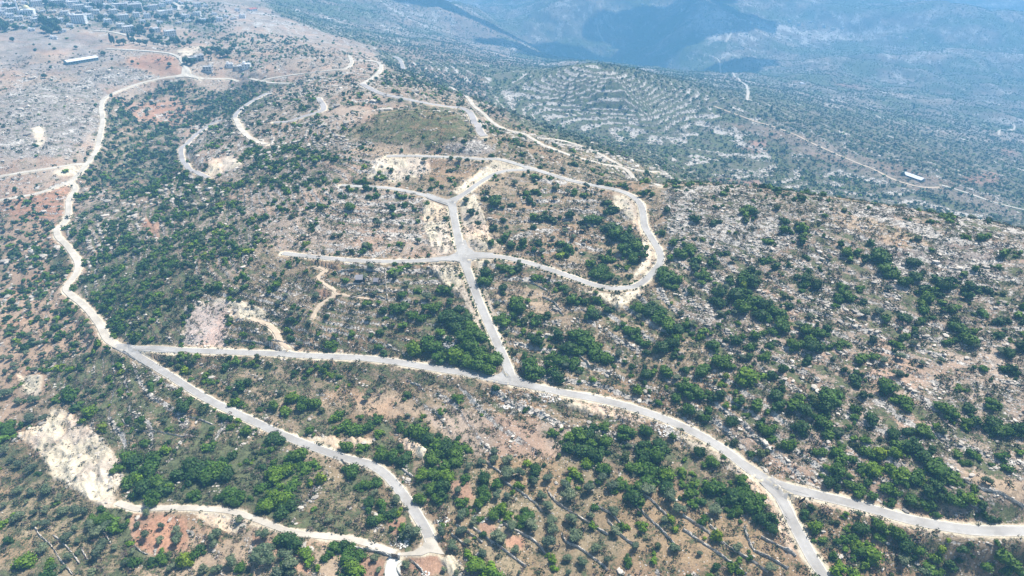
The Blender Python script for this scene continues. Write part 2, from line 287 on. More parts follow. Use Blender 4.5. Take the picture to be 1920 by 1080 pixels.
for sl, k in (((340,560),(430,655)),):
    Zn([(345,578),(430,565),(425,650),(345,640)], 'rubble', .8, rock=.42, green=.3)

# ------------------------------------------------------------------ terraces: flat treads and stone risers that follow the contours
step = 2.0 + 2.5*sstep(600, 1100, RG)
T = Z/step + (fbm(X/45, Y/45, 77, 3)-.5)*1.5*np.clip(900/RG, .3, 1)
fl = np.floor(T); fr_ = T-fl
patch = sstep(.30, .46, fbm(X/38+3, Y/38, 71, 3))
tw = np.clip(F['terr']*1.35*(.3+.7*patch), 0, 1)*(1-sstep(1500, 2100, RG)); F['rock'] = F['rock']-.06*sstep(1500, 2100, RG)
Zt = (fl + sstep(.80, 1.0, fr_) - T)*step
Z = Z + Zt*tw*.95
riser = ((fr_ > .80-.2*sstep(700, 1000, RG)) & (fr_ < .99))*tw
F['rock'] = np.clip(F['rock'] + riser*(.40+.18*sstep(1.05, 1.2, F['terr'])) - (1-(fr_ > .7))*tw*.10, 0, .92)
pz = (fbm(X/26+Y/60, Y/15-X/50, 161, 4)-.5)*(1-sstep(1200, 1700, RG))*np.where(F['terr'] > 1.1, .25, 1); F['rock'] = np.where(F['rock'] > .25, np.clip(F['rock']+pz*(.3+.9*np.clip(F['rock']-.3, 0, .4)), .05, .92), F['rock'])
F['green'] = np.clip(F['green'] + ((fr_ > .3) & (fr_ < .62))*tw*.26, 0, .95)
rowm = 1+tw*(np.where((fr_ > .25) & (fr_ < .7), 1.0, -.75)); F['olive'] = F['olive']*rowm; F['shrub'] = F['shrub']*(1+(rowm-1)*.6)
gul = np.abs(2*fbm(X/7+Y/16, Y/11-X/20, 95, 4)-1); Z = Z + CUT*((.35-gul)*4.2+(fbm(X/18, Y/18, 96, 3)-.5)*4)*(RG < 700)
cstain = sstep(.45, .6, fbm(X/14, Y/14, 97, 4))*CUT*.5
for c in range(3): soil[..., c] = soil[..., c]*(1-cstain)+SOIL['rubble'][c]*cstain
rough = (fbm(X/3.2, Y/3.2, 91, 3)-.5)
Z = Z + rough*(.5+1.8*np.clip(F['rock']-.3, 0, .4))*1.1

# ------------------------------------------------------------------ object helpers
def setp(o, label=None, cat=None, group=None, kind=None):
    if label: o['label'] = label
    if cat: o['category'] = cat
    if group: o['group'] = group
    if kind: o['kind'] = kind
    return o
def link(name, mesh, parent=None):
    o = bpy.data.objects.new(name, mesh); C.objects.link(o)
    if parent: o.parent = parent
    return o
def empty(name, loc, rz=0):
    o = bpy.data.objects.new(name, None); C.objects.link(o); o.location = loc; o.rotation_euler = (0, 0, rz); o.empty_display_size = .5; return o
def mesh_np(name, V, Fq, mat, col=None, smooth=False):
    """V (n,3); Fq (m,k) array of faces with k corners, or a list of such arrays"""
    me = bpy.data.meshes.new(name); parts = Fq if isinstance(Fq, list) else [Fq]
    parts = [p for p in parts if len(p)]
    li = np.concatenate([p.reshape(-1) for p in parts]).astype(np.int32)
    ls = np.concatenate([np.full(len(p), p.shape[1]) for p in parts]).astype(np.int32)
    st = np.concatenate([[0], np.cumsum(ls)[:-1]]).astype(np.int32)
    me.vertices.add(len(V)); me.vertices.foreach_set('co', np.asarray(V, np.float32).reshape(-1))
    me.loops.add(len(li)); me.loops.foreach_set('vertex_index', li)
    me.polygons.add(len(ls)); me.polygons.foreach_set('loop_start', st)
    me.polygons.foreach_set('use_smooth', np.full(len(ls), bool(smooth)))
    if col is not None:
        at = me.color_attributes.new('Col', 'FLOAT_COLOR', 'POINT')
        c4 = np.ones((len(V), 4), np.float32); c4[:, :3] = col; at.data.foreach_set('color', c4.reshape(-1))
    me.update(calc_edges=True)
    if mat: me.materials.append(mat)
    return me
class MB:
    def __init__(s): s.v = []; s.f = []
    def add(s, vs, fs):
        o = len(s.v); s.v += [tuple(q) for q in vs]; s.f += [tuple(o+i for i in g) for g in fs]; return s
    def box(s, x0, x1, y0, y1, z0, z1):
        return s.add([(x0,y0,z0),(x1,y0,z0),(x1,y1,z0),(x0,y1,z0),(x0,y0,z1),(x1,y0,z1),(x1,y1,z1),(x0,y1,z1)],
                     [(0,3,2,1),(4,5,6,7),(0,1,5,4),(1,2,6,5),(2,3,7,6),(3,0,4,7)])
    def cyl(s, x, y, z0, z1, r0, r1, k=8, cap=True):
        a = [2*math.pi*i/k for i in range(k)]
        vs = [(x+r0*math.cos(t), y+r0*math.sin(t), z0) for t in a] + [(x+r1*math.cos(t), y+r1*math.sin(t), z1) for t in a]
        fs = [(i, (i+1) % k, k+(i+1) % k, k+i) for i in range(k)]
        if cap: fs += [tuple(range(k-1, -1, -1)), tuple(range(k, 2*k))]
        return s.add(vs, fs)
    def dome(s, x, y, z, r, h, k=12, m=5):
        for j in range(m):
            a, b = math.pi/2*j/m, math.pi/2*(j+1)/m
            s.cyl(x, y, z+h*math.sin(a), z+h*math.sin(b), r*math.cos(a), max(r*math.cos(b), .02), k, False)
        return s
    def tube(s, a, b, r0, r1, k=6):
        a = Vector(a); b = Vector(b); d = (b-a).normalized(); p = d.orthogonal().normalized(); q = d.cross(p)
        vs = [a+(p*math.cos(t)+q*math.sin(t))*r0 for t in [2*math.pi*i/k for i in range(k)]] + [b+(p*math.cos(t)+q*math.sin(t))*r1 for t in [2*math.pi*i/k for i in range(k)]]
        return s.add(vs, [(i, (i+1) % k, k+(i+1) % k, k+i) for i in range(k)] + [tuple(range(k, 2*k))])
    def mesh(s, name, mat):
        me = bpy.data.meshes.new(name); me.from_pydata(s.v, [], s.f); me.materials.append(mat); me.update(); return me

# ------------------------------------------------------------------ materials
def nmat(name):
    m = bpy.data.materials.new(name); m.use_nodes = True; t = m.node_tree; b = t.nodes['Principled BSDF']
    b.inputs['Roughness'].default_value = .85; b.inputs['Specular IOR Level'].default_value = .25
    return m, t, b
def N(t, ty, **kw):
    x = t.nodes.new(ty)
    for k, v in kw.items(): setattr(x, k, v)
    return x
def math_(t, op, a, b=None, clamp=False):
    x = N(t, 'ShaderNodeMath', operation=op, use_clamp=clamp)
    for i, q in enumerate((a, b)):
        if q is None: continue
        if isinstance(q, (int, float)): x.inputs[i].default_value = q
        else: t.links.new(q, x.inputs[i])
    return x.outputs[0]
def mix_(t, f, a, b, blend='MIX'):
    x = N(t, 'ShaderNodeMix', data_type='RGBA', blend_type=blend)
    for i, q in ((0, f), (6, a), (7, b)):
        if isinstance(q, (int, float)): x.inputs[i].default_value = q
        elif isinstance(q, tuple): x.inputs[i].default_value = (*q, 1)
        else: t.links.new(q, x.inputs[i])
    return x.outputs[2]
def noise_(t, vec, sc, det=4, rough=.6):
    x = N(t, 'ShaderNodeTexNoise'); x.inputs['Scale'].default_value = sc; x.inputs['Detail'].default_value = det; x.inputs['Roughness'].default_value = rough
    if vec is not None: t.links.new(vec, x.inputs['Vector'])
    return x.outputs['Fac']
def pos_(t, sc=(1, 1, 1)):
    g = N(t, 'ShaderNodeNewGeometry'); v = N(t, 'ShaderNodeVectorMath', operation='MULTIPLY'); v.inputs[1].default_value = sc
    t.links.new(g.outputs['Position'], v.inputs[0]); return v.outputs[0]
def simple(name, colr, var=.15, sc=.8, rough=.85, bump=0):
    m, t, b = nmat(name); tc = N(t, 'ShaderNodeTexCoord')
    nz = noise_(t, tc.outputs['Object'], sc, 5, .65)
    a = tuple(c*(1-var*2.2) for c in colr); d = tuple(min(c*(1+var*2.2), 1) for c in colr)
    f = math_(t, 'MULTIPLY', math_(t, 'SUBTRACT', nz, .25), 2.0, True)
    t.links.new(mix_(t, f, a, d), b.inputs['Base Color']); b.inputs['Roughness'].default_value = rough
    if bump:
        bp = N(t, 'ShaderNodeBump'); bp.inputs['Strength'].default_value = bump; bp.inputs['Distance'].default_value = .2
        t.links.new(nz, bp.inputs['Height']); t.links.new(bp.outputs[0], b.inputs['Normal'])
    return m
# ground
GM, t, b = nmat('hillside_ground')
acol = N(t, 'ShaderNodeAttribute', attribute_name='Col').outputs['Color']
am = N(t, 'ShaderNodeAttribute', attribute_name='Masks'); sep = N(t, 'ShaderNodeSeparateColor'); t.links.new(am.outputs['Color'], sep.inputs[0])
a_rock, a_green = sep.outputs[0], sep.outputs[1]
pf = pos_(t); sx3 = N(t, 'ShaderNodeSeparateXYZ'); t.links.new(pf, sx3.inputs[0])
def strat(kxy, kt):
    c_ = N(t, 'ShaderNodeCombineXYZ'); t.links.new(math_(t, 'MULTIPLY', sx3.outputs[0], kxy), c_.inputs[0]); t.links.new(math_(t, 'MULTIPLY', sx3.outputs[1], kxy), c_.inputs[1])
    t.links.new(math_(t, 'MULTIPLY', sep.outputs[2], 100*kt), c_.inputs[2]); return c_.outputs[0]
ps = strat(.2, 3.4); pm = strat(.34, 3.0)
n_strat = noise_(t, ps, 1.0, 7, .68); n_fine = noise_(t, pf, .9, 4, .7); n_mid = noise_(t, pf, .16, 5, .65); n_blk = noise_(t, pm, 1.0, 6, .72)
vor = N(t, 'ShaderNodeTexVoronoi', feature='F1'); vor.inputs['Scale'].default_value = .75; vor.inputs['Randomness'].default_value = 1
t.links.new(pf, vor.inputs['Vector'])
# soil with stones
soil_c = mix_(t, 1.0, acol, mix_(t, math_(t, 'MULTIPLY', math_(t, 'SUBTRACT', n_fine, .2), 1.7, True), (.62, .6, .58), (1.3, 1.32, 1.35)), 'MULTIPLY')
soil_c = mix_(t, math_(t, 'MULTIPLY', math_(t, 'SUBTRACT', n_mid, .42), 4, True), mix_(t, 1.0, soil_c, (.86, .88, .9), 'MULTIPLY'), soil_c)
st = math_(t, 'LESS_THAN', vor.outputs['Distance'], math_(t, 'MULTIPLY', a_rock, .62))
stc = N(t, 'ShaderNodeSeparateColor'); t.links.new(vor.outputs['Color'], stc.inputs[0])
st = math_(t, 'MULTIPLY', st, math_(t, 'GREATER_THAN', stc.outputs[0], .45))
soil_c = mix_(t, st, soil_c, (.55, .51, .46))
# low green cover
gt = math_(t, 'SUBTRACT', .71, math_(t, 'MULTIPLY', a_green, .42))
gm = math_(t, 'MULTIPLY', math_(t, 'SUBTRACT', math_(t, 'ADD', math_(t, 'MULTIPLY', n_mid, .55), math_(t, 'MULTIPLY', n_fine, .45)), gt), 14, True)
gcol = mix_(t, math_(t, 'MULTIPLY', math_(t, 'SUBTRACT', n_blk, .3), 2.5, True), (.05, .07, .035), (.19, .20, .10))
c1 = mix_(t, gm, soil_c, gcol)
# outcrops
rt = math_(t, 'SUBTRACT', .745, math_(t, 'MULTIPLY', a_rock, .42))
rk = math_(t, 'ADD', math_(t, 'MULTIPLY', n_strat, .5), math_(t, 'MULTIPLY', n_blk, .5))
rm = math_(t, 'MULTIPLY', math_(t, 'SUBTRACT', rk, rt), 26, True)
rc = mix_(t, math_(t, 'MULTIPLY', math_(t, 'SUBTRACT', noise_(t, pm, 2.6, 5, .75), .33), 3, True), (.24, .215, .19), (.80, .745, .66))
c2 = mix_(t, rm, c1, rc)
t.links.new(c2, b.inputs['Base Color']); b.inputs['Roughness'].default_value = .95; b.inputs['Specular IOR Level'].default_value = .1
bp = N(t, 'ShaderNodeBump'); bp.inputs['Strength'].default_value = .9; bp.inputs['Distance'].default_value = 1.0
hgt = math_(t, 'ADD', math_(t, 'MULTIPLY', n_blk, .9), math_(t, 'ADD', math_(t, 'MULTIPLY', rm, .5), math_(t, 'MULTIPLY', gm, .35)))
t.links.new(hgt, bp.inputs['Height']); t.links.new(bp.outputs[0], b.inputs['Normal'])
# road surfaces: u (0..1 across) carried by the attribute 'Col'
def road_mat(name, mid, edge, var=.12):
    m, t, b = nmat(name); ac = N(t, 'ShaderNodeAttribute', attribute_name='Col'); sp = N(t, 'ShaderNodeSeparateColor'); t.links.new(ac.outputs['Color'], sp.inputs[0])
    pp = pos_(t); n1 = noise_(t, pp, .5, 5, .7); n2 = noise_(t, pp, .07, 3, .6)
    e = math_(t, 'MULTIPLY', math_(t, 'SUBTRACT', math_(t, 'ADD', sp.outputs[0], math_(t, 'MULTIPLY', math_(t, 'SUBTRACT', n1, .5), .35)), .80), 9, True)
    tr = N(t, 'ShaderNodeMath', operation='PINGPONG'); t.links.new(sp.outputs[0], tr.inputs[0]); tr.inputs[1].default_value = .42
    base = mix_(t, math_(t, 'MULTIPLY', n1, 1.0, True), tuple(c*(1-var) for c in mid), tuple(c*(1+var) for c in mid))
    base = mix_(t, math_(t, 'MULTIPLY', math_(t, 'SUBTRACT', n2, .38), 4.5, True), mix_(t, 1.0, base, (.78, .77, .76), 'MULTIPLY'), base)
    base = mix_(t, math_(t, 'MULTIPLY', math_(t, 'SUBTRACT', tr.outputs[0], .25), 1.6, True), base, mix_(t, 1.0, base, (.84, .84, .85), 'MULTIPLY'))
    t.links.new(mix_(t, e, base, edge), b.inputs['Base Color']); return m
M_ASPH = road_mat('worn_pale_asphalt', (.415, .40, .375), (.62, .57, .49), .2)
M_DIRT = road_mat('packed_limestone_track', (.58, .53, .445), (.58, .51, .41), .2)
M_GREYR = road_mat('old_grey_asphalt', (.38, .36, .35), (.55, .50, .43))
M_PATH = road_mat('trodden_earth_path', (.56, .45, .33), (.50, .38, .27), .2)
# foliage
LM, t, b = nmat('leaves')
lc = N(t, 'ShaderNodeAttribute', attribute_name='Col').outputs['Color']
ln = noise_(t, pos_(t), 1.1, 4, .7)
t.links.new(mix_(t, 1.0, lc, mix_(t, math_(t, 'MULTIPLY', math_(t, 'SUBTRACT', ln, .3), 2.4, True), (.55, .6, .65), (1.45, 1.35, 1.2)), 'MULTIPLY'), b.inputs['Base Color'])
b.inputs['Roughness'].default_value = .6; b.inputs['Specular IOR Level'].default_value = .2
BARK = simple('olive_bark', (.16, .13, .10), .25, 3)
STONE = simple('drystone_limestone', (.50, .455, .39), .4, 1.6, .95, .8)
PALE_STONE = simple('pale_mortared_stone', (.68, .64, .55), .12, 1.2, .9, .5)

# ------------------------------------------------------------------ roads
# (name, label material, width, sight-line points, shoulder)
JL, JC, JX, JN, JF, JV = (240,655), (958,714), (868,485), (846,381), (1452,908), (350,140)
ROADS = [
 ('road', M_ASPH, 4.9, [JL,(320,655),(400,659),(500,664),(600,668),(700,673),(800,688),(870,700),(915,708),JC,(1000,724),(1060,736),(1120,748),(1180,763),(1250,787),(1310,815),(1360,845),(1400,875),(1440,905),(1466,935),(1483,970),(1500,1003),(1522,1045),(1545,1085)], 2.2),
 ('road', M_ASPH, 4.9, [(1420,892),JF,(1490,918),(1550,932),(1620,950),(1700,973),(1780,989),(1850,996),(1935,999)], 2.2),
 ('road', M_ASPH, 4.9, [(962,722),(955,697),(945,672),(932,643),(915,605),(900,570),(887,535),(877,508),JX,(861,455),(854,420),JN], 2.0),
 ('road', M_ASPH, 4.5, [JX,(820,487),(770,490),(700,491),(640,486),(580,480),(530,476)], 1.5),
 ('road', M_ASPH, 4.5, [JX,(920,480),(970,487),(1020,503),(1070,519),(1120,537),(1160,543),(1195,535),(1220,515),(1238,492),(1236,470),(1223,448),(1209,425),(1206,400),(1200,380),(1180,364),(1150,356),(1110,348),(1060,335),(1000,318),(940,300),(900,298),(830,297),(725,294)], 2.0),
 ('road', M_ASPH, 4.2, [JN,(800,367),(740,355),(690,350),(640,348)], 1.5),
 ('road', M_ASPH, 4.2, [JN,(872,362),(900,342),(930,326),(960,318),(1000,319)], 1.5),
 ('road', M_ASPH, 4.5, [JL,(270,675),(320,705),(370,737),(420,765),(480,793),(540,820),(600,843),(650,860),(690,870),(722,888),(750,920),(775,955),(797,990),(808,1014)], 1.6),
 ('dirt_road', M_DIRT, 4.8, [JL,(205,640),(185,605),(160,575),(132,552),(125,540),(143,512),(145,490),(125,460),(110,445),(107,430),(120,418),(128,400),(130,375),(142,355),(134,343)], 1.6),
 ('dirt_road', M_DIRT, 5.2, [(120,348),(134,341),(152,322),(172,296),(186,265),(193,228),(190,200),(202,182),(240,165),(290,150),JV,(345,122),(325,103),(290,97),(200,92)], 1.6),
 ('dirt_road', M_DIRT, 4.8, [(134,341),(80,360),(40,370),(-20,380)], 1.4),
 ('dirt_road', M_DIRT, 5.0, [(155,308),(80,318),(-10,333)], 1.2),
 ('dirt_road', M_DIRT, 5.5, [JV,(365,146),(400,149),(440,152),(490,153),(550,157)], 1.2),
 ('dirt_road', M_DIRT, 5.0, [(490,152),(560,140),(640,130),(659,120),(655,105)], 1.2),
 ('road', M_GREYR, 4.8, [(440,222),(425,224),(400,232),(378,246),(352,268),(340,288),(350,310),(370,324),(390,333)], 1.8),
 ('road', M_GREYR, 4.8, [(502,175),(470,192),(446,212),(440,222)], 1.8),
 ('dirt_road', M_DIRT, 5.0, [(440,222),(455,245),(480,265),(502,270)], 1.8),
 ('road', M_GREYR, 5.5, [(597,185),(607,200),(600,209),(570,218),(540,228),(515,232)], 1.5),
 ('dirt_road', M_DIRT, 5.5, [(670,112),(700,116),(713,121),(713,131),(700,145),(678,158)], 1.2),
 ('road', M_GREYR, 7.0, [(738,106),(752,117),(756,130)], 1.2),
 ('road', M_GREYR, 6.5, [(678,158),(705,172),(750,183),(800,194),(845,201),(868,206),(886,220),(897,238),(908,256)], 1.8),
 ('dirt_road', M_DIRT, 3.6, [(756,130),(790,147),(827,160),(855,173),(880,188),(905,212),(930,234),(950,243),(985,255),(1020,272),(1070,290),(1120,306),(1180,326),(1237,347)], 1.5),
 ('dirt_road', M_DIRT, 3.4, [(995,255),(1060,268),(1110,283),(1160,307),(1200,319),(1232,325)], 1.5),
 ('dirt_road', M_DIRT, 3.6, [(1765,348),(1810,362),(1860,378),(1935,398)], 1.5),
 ('farm_track', M_PATH, 4.0, [(1340,200),(1400,222),(1470,246),(1540,277),(1610,308),(1670,335),(1720,350),(1765,352)], 1.0),
 ('dirt_road', M_DIRT, 4.6, [(1330,104),(1350,125),(1385,150),(1401,168),(1400,190)], 1.5),
 ('dirt_road', M_DIRT, 4.6, [(1120,48),(1123,62),(1132,76)], 1.5),
 ('dirt_road', M_DIRT, 6.0, [(1360,80),(1368,68),(1373,57)], 1.5),
 ('dirt_road', M_DIRT, 3.6, [(1885,232),(1902,238),(1895,244),(1875,245),(1872,254)], 1.0),
 ('dirt_road', M_DIRT, 6.0, [(175,58),(215,62),(240,68),(256,78)], 2.0),
 ('village_street', M_DIRT, 6.0, [(325,3),(332,12),(338,20)], 1.0),
 ('farm_track', M_DIRT, 2.8, [(222,946),(262,957),(300,954),(370,950),(430,957),(480,974),(540,998),(600,1005),(650,1010),(690,1020),(742,1035)], 1.0),
 ('footpath', M_PATH, 2.0, [(588,500),(610,506),(596,520),(612,535),(630,551),(600,570),(585,602)], .6),
 ('footpath', M_PATH, 1.6, [(630,551),(660,556),(700,562)], .4),
 ('farm_track', M_PATH, 3.0, [(470,597),(500,608),(517,622),(525,640),(540,657)], .8),
 ('driveway', simple('white_concrete', (.60, .58, .52), .06), 6.0, [(742,1048),(737,1062),(735,1085)], .6),
]
def smooth_line(px):
    W = [ground(*p) for p in px]; out = []
    W = np.array(W); n_ = len(W)
    for i in range(n_-1):
        p0 = W[max(i-1, 0)]; p1 = W[i]; p2 = W[i+1]; p3 = W[min(i+2, n_-1)]
        L = np.linalg.norm(p2-p1); m = max(2, int(L/3.0))
        for k in range(m):
            t_ = k/m; out.append(.5*((2*p1)+(-p0+p2)*t_+(2*p0-5*p1+4*p2-p3)*t_*t_+(-p0+3*p1-3*p2+p3)*t_**3))
    out.append(W[-1]); return np.array(out)
RD = np.full((NP_, NR), 1e3); RZ = Z.copy(); RS = np.zeros((NP_, NR)); RDIRT = np.zeros((NP_, NR))
road_geo = []
for name, mat, wd, px, sh in ROADS:
    L = smooth_line(px); d = math.hypot(*L[len(L)//2])
    zz = samp(Z, L[:, 0], L[:, 1]); k = 9 if len(L) > 30 else 5
    pad = np.concatenate([np.full(k, zz[0]), zz, np.full(k, zz[-1])]); ker = np.hanning(2*k+3)[1:-1]; ker /= ker.sum()
    zz = np.convolve(pad, ker, 'valid')[:len(L)]
    road_geo.append([name, mat, wd, L, zz, sh])
# shared junction heights
ends = {}
for g in road_geo:
    name, mat, wd, L, zz, sh = g; reach = wd*.5+sh+9
    for i in range(len(L)-1):
        a, b_ = L[i], L[i+1]; c = (a+b_)/2; r = math.hypot(*c); gi, gj = gidx(c[0], c[1])
        wi = int((reach+3)/(r*DPH))+2; wj = int((reach+3)/(r*DRH))+2
        i0, i1 = max(0, int(gi)-wi), min(NP_, int(gi)+wi); j0, j1 = max(0, int(gj)-wj), min(NR, int(gj)+wj)
        if i0 >= i1 or j0 >= j1: continue
        sx, sy = X[i0:i1, j0:j1], Y[i0:i1, j0:j1]; ab = b_-a; q = np.clip(((sx-a[0])*ab[0]+(sy-a[1])*ab[1])/max(ab@ab, 1e-6), 0, 1)
        dd = np.hypot(sx-a[0]-q*ab[0], sy-a[1]-q*ab[1]) - wd*.5
        bt = dd < RD[i0:i1, j0:j1]
        RD[i0:i1, j0:j1][bt] = dd[bt]; RZ[i0:i1, j0:j1][bt] = (zz[i]*(1-q)+zz[i+1]*q)[bt]; RS[i0:i1, j0:j1][bt] = sh
RDn = RD + (fbm(X/4, Y/4, 111, 3)-.5)*2.5
wroad = 1-sstep(.8, 9, np.maximum(RD, 0)); cell = RG*DRH
wroad = np.where(RD < 1.0+cell*.5, 1, wroad)
Z = Z*(1-wroad) + RZ*wroad
near = (1-sstep(.3, 1.0, RDn/np.maximum(RS*.75, .1)))
for c in range(3): soil[..., c] = soil[..., c]*(1-near) + SOIL['cream'][c]*near
F['green'] = F['green']*(1-near) + .22*near; F['rock'] = F['rock']*(1-near)+.3*near
bank = (1-sstep(.5, 1.0, RDn/np.maximum(RS*2.0, .1)))*(1-near)*(RG < 700)
for c in range(3): soil[..., c] = soil[..., c]*(1-bank*.55) + SOIL['dust'][c]*bank*.55
noplant = RD < .9
F['shrub'][noplant] = 0; F['olive'][RD < 3] = 0

# flared junction aprons
APRON = [('road_junction', M_ASPH, [(232,645),(262,650),(285,649),(330,652),(330,662),(275,655),(258,660),(290,680),(280,690),(235,664),(212,652),(220,645)]),
 ('road_junction', M_ASPH, [(945,672),(952,678),(962,695),(985,716),(1015,722),(1010,731),(955,722),(915,714),(915,706),(935,702),(944,692)]),
 ('road_junction', M_ASPH, [(863,452),(873,450),(878,464),(890,473),(925,475),(925,485),(893,484),(884,490),(882,502),(890,530),(878,530),(868,502),(862,492),(845,489),(808,491),(808,484),(842,480),(858,472),(862,464)]),
 ('road_junction', M_ASPH, [(800,362),(838,375),(860,366),(880,355),(884,361),(862,373),(855,382),(858,400),(846,400),(840,386),(800,372)]),
 ('road_junction', M_ASPH, [(1395,863),(1440,893),(1480,908),(1520,918),(1515,928),(1488,920),(1478,925),(1475,938),(1492,970),(1480,975),(1455,935),(1425,905),(1390,875)]),
 ('dirt_turnaround', M_DIRT, [(797,1010),(816,1006),(822,1024),(834,1040),(806,1036),(790,1042),(748,1042),(745,1037),(775,1034),(792,1024)]),
 ('dirt_turnaround', M_DIRT, [(342,128),(352,128),(356,138),(375,146),(372,150),(352,145),(330,147),(328,143),(340,140)])]
for _n, _m, _px in APRON:
    q_ = np.array([[math.atan2(*ground(*p)), .5*math.log(sum(c_*c_ for c_ in ground(*p)))] for p in _px]); lo = q_.min(0)-.01; hi = q_.max(0)+.01
    a0, a1 = np.clip([(lo[0]-PH0)/DPH, (hi[0]-PH0)/DPH+1], 0, NP_).astype(int); b0, b1 = np.clip([(lo[1]-RH0)/DRH, (hi[1]-RH0)/DRH+1], 0, NR).astype(int); sl = (slice(a0, a1), slice(b0, b1))
    near_ = np.zeros((a1-a0, b1-b0), bool)
    for du in (-1.5, 0, 1.5):
        for dv in (-1.5, 0, 1.5): near_ |= inside([tuple(t_) for t_ in q_], PHG[sl]+du*DPH, RHG[sl]+dv*DRH)
    rdm = near_ & (RD[sl] < .3)
    if rdm.sum() > 12:
        xx, yy = X[sl]-X[sl][rdm].mean(), Y[sl]-Y[sl][rdm].mean(); zz_ = Z[sl]; Q = lambda m_: np.stack([np.ones(m_.sum()), xx[m_], yy[m_], xx[m_]*yy[m_]*.1, xx[m_]**2*.1, yy[m_]**2*.1], 1)
        co = np.linalg.lstsq(Q(rdm), zz_[rdm], rcond=None)[0]; fl_ = near_ & (RD[sl] >= .3); zz_[fl_] = Q(fl_)@co-.3
    RD[sl] = np.where(near_, -1, RD[sl])
F['shrub'][RD < .9] = 0; F['olive'][RD < 3] = 0

# ground sheet
ff = sstep(1300, 1900, RG); fld = fbm(X/120+5, Y/90, 151, 4); spk = fbm(X/24, Y/24, 152, 3)
F['rock'] = np.clip(F['rock'] + ff*(sstep(.50, .68, spk)*.30 + sstep(.55, .7, fld)*.16 - .03), 0, .9); F['green'] = np.clip(F['green'] + ff*(sstep(.5, .35, fld)*.3-.08), 0, .95)
fm = ff*sstep(.52, .62, fld)*.8
for c in range(3): soil[..., c] = soil[..., c]*(1-fm) + (.34, .27, .21)[c]*fm
gi_, gj_ = np.meshgrid(np.arange(NP_-1), np.arange(NR-1), indexing='ij'); base = (gi_*NR+gj_).reshape(-1)
quads = np.stack([base, base+NR, base+NR+1, base+1], 1)[:, ::-1]
hueN = fbm(X/35, Y/35, 121, 4)[..., None]; hue2 = fbm(X/9, Y/9, 131, 3)[..., None]
soilv = soil*(.66+.68*hueN)*(.75+.5*hue2)
redt = sstep(.52, .66, fbm(X/28+9, Y/28, 141, 4))*(RD > 2)*.28
soilv = soilv*(1-redt[..., None]) + soilv*np.array([1.25, .86, .68])*redt[..., None]
V = np.stack([X, Y, Z], -1).reshape(-1, 3)
gme = mesh_np('ground', V, quads, GM, np.clip(soilv, 0, .9).reshape(-1, 3), True)
at = gme.color_attributes.new('Masks', 'FLOAT_COLOR', 'POINT'); c4 = np.ones((NP_*NR, 4), np.float32)
c4[:, 0] = F['rock'].reshape(-1); c4[:, 1] = F['green'].reshape(-1); c4[:, 2] = T.reshape(-1)*.01; at.data.foreach_set('color', c4.reshape(-1))
setp(link('ground', gme), kind='structure')

def ribbon(name, mat, wd, L, zz, extra=0.0, cap=0):
    n_ = len(L); T_ = np.gradient(L, axis=0); T_ /= np.linalg.norm(T_, axis=1)[:, None]+1e-9; Nn = np.stack([-T_[:, 1], T_[:, 0]], 1)
    r = np.hypot(L[:, 0], L[:, 1]); lift = .10 + np.maximum(r-250, 0)*.0009 + extra
    fr = np.array([-1, -1, -.86, -.45, 0, .45, .86, 1, 1]); k = len(fr); vs = np.zeros((n_, k, 3)); cl = np.zeros((n_, k, 3))
    wob = 1+.05*(fbm(L[:, 0]/5, L[:, 1]/5, 7, 2)-.5)*2
    for c, f in enumerate(fr):
        q = L + Nn*(f*wd*.5*wob)[:, None]; vs[:, c, :2] = q; vs[:, c, 2] = samp(Z, q[:, 0], q[:, 1]) + lift - (.6+.002*r if c in (0, k-1) else 0); cl[:, c] = abs(f)
    a, b_ = np.meshgrid(np.arange(n_-1), np.arange(k-1), indexing='ij'); bs = (a*k+b_).reshape(-1)
    return mesh_np(name, vs.reshape(-1, 3), np.stack([bs, bs+1, bs+k+1, bs+k], 1)[:, ::-1], mat, cl.reshape(-1, 3), True)
for i, (name, mat, wd, L, zz, sh) in enumerate(road_geo):
    zf = np.array([gz(*p) for p in L])
    setp(link(name, ribbon(name, mat, wd, L, zf, .0012*i)), kind='structure')
import bmesh
def apron(name, mat, px, i):
    q = [ground(*p) for p in px]; bm = bmesh.new(); vs = [bm.verts.new((x, y, 0)) for x, y in q]
    f = bm.faces.new(vs); bmesh.ops.triangulate(bm, faces=[f])
    for _ in range(6):
        lg = [e_ for e_ in bm.edges if e_.calc_length() > 2.2+.003*math.hypot(*q[0])]
        if not lg: break
        bmesh.ops.subdivide_edges(bm, edges=lg, cuts=1); bmesh.ops.triangulate(bm, faces=bm.faces)
    for v_ in bm.verts:
        r = math.hypot(v_.co.x, v_.co.y); v_.co.z = gz(v_.co.x, v_.co.y) + .115 + .0012*len(road_geo) + max(r-250, 0)*.0009 + .004*i
    bmesh.ops.recalc_face_normals(bm, faces=bm.faces)
    if sum(f_.normal.z for f_ in bm.faces) < 0: bmesh.ops.reverse_faces(bm, faces=bm.faces)
    me = bpy.data.meshes.new(name); bm.to_mesh(me); bm.free(); me.materials.append(mat)
    a_ = me.color_attributes.new('Col', 'FLOAT_COLOR', 'POINT'); a_.data.foreach_set('color', np.tile([.1, .1, .1, 1], len(me.vertices)).astype(np.float32))
    setp(link(name, me), kind='structure')
for i, (nm, mt, px) in enumerate(APRON): apron(nm, mt, px, i)

# ------------------------------------------------------------------ what is in sight
sl_ = (Z-CAM_Z)/RG; hor = np.maximum.accumulate(sl_, axis=1)
def project(x, y, z):
    dx, dy, dz = x, y, z-CAM_Z
    f = dy*math.cos(PITCH) - dz*math.sin(PITCH); up = dy*math.sin(PITCH) + dz*math.cos(PITCH)
    return 960+FPX*dx/f, 540-FPX*up/f, f

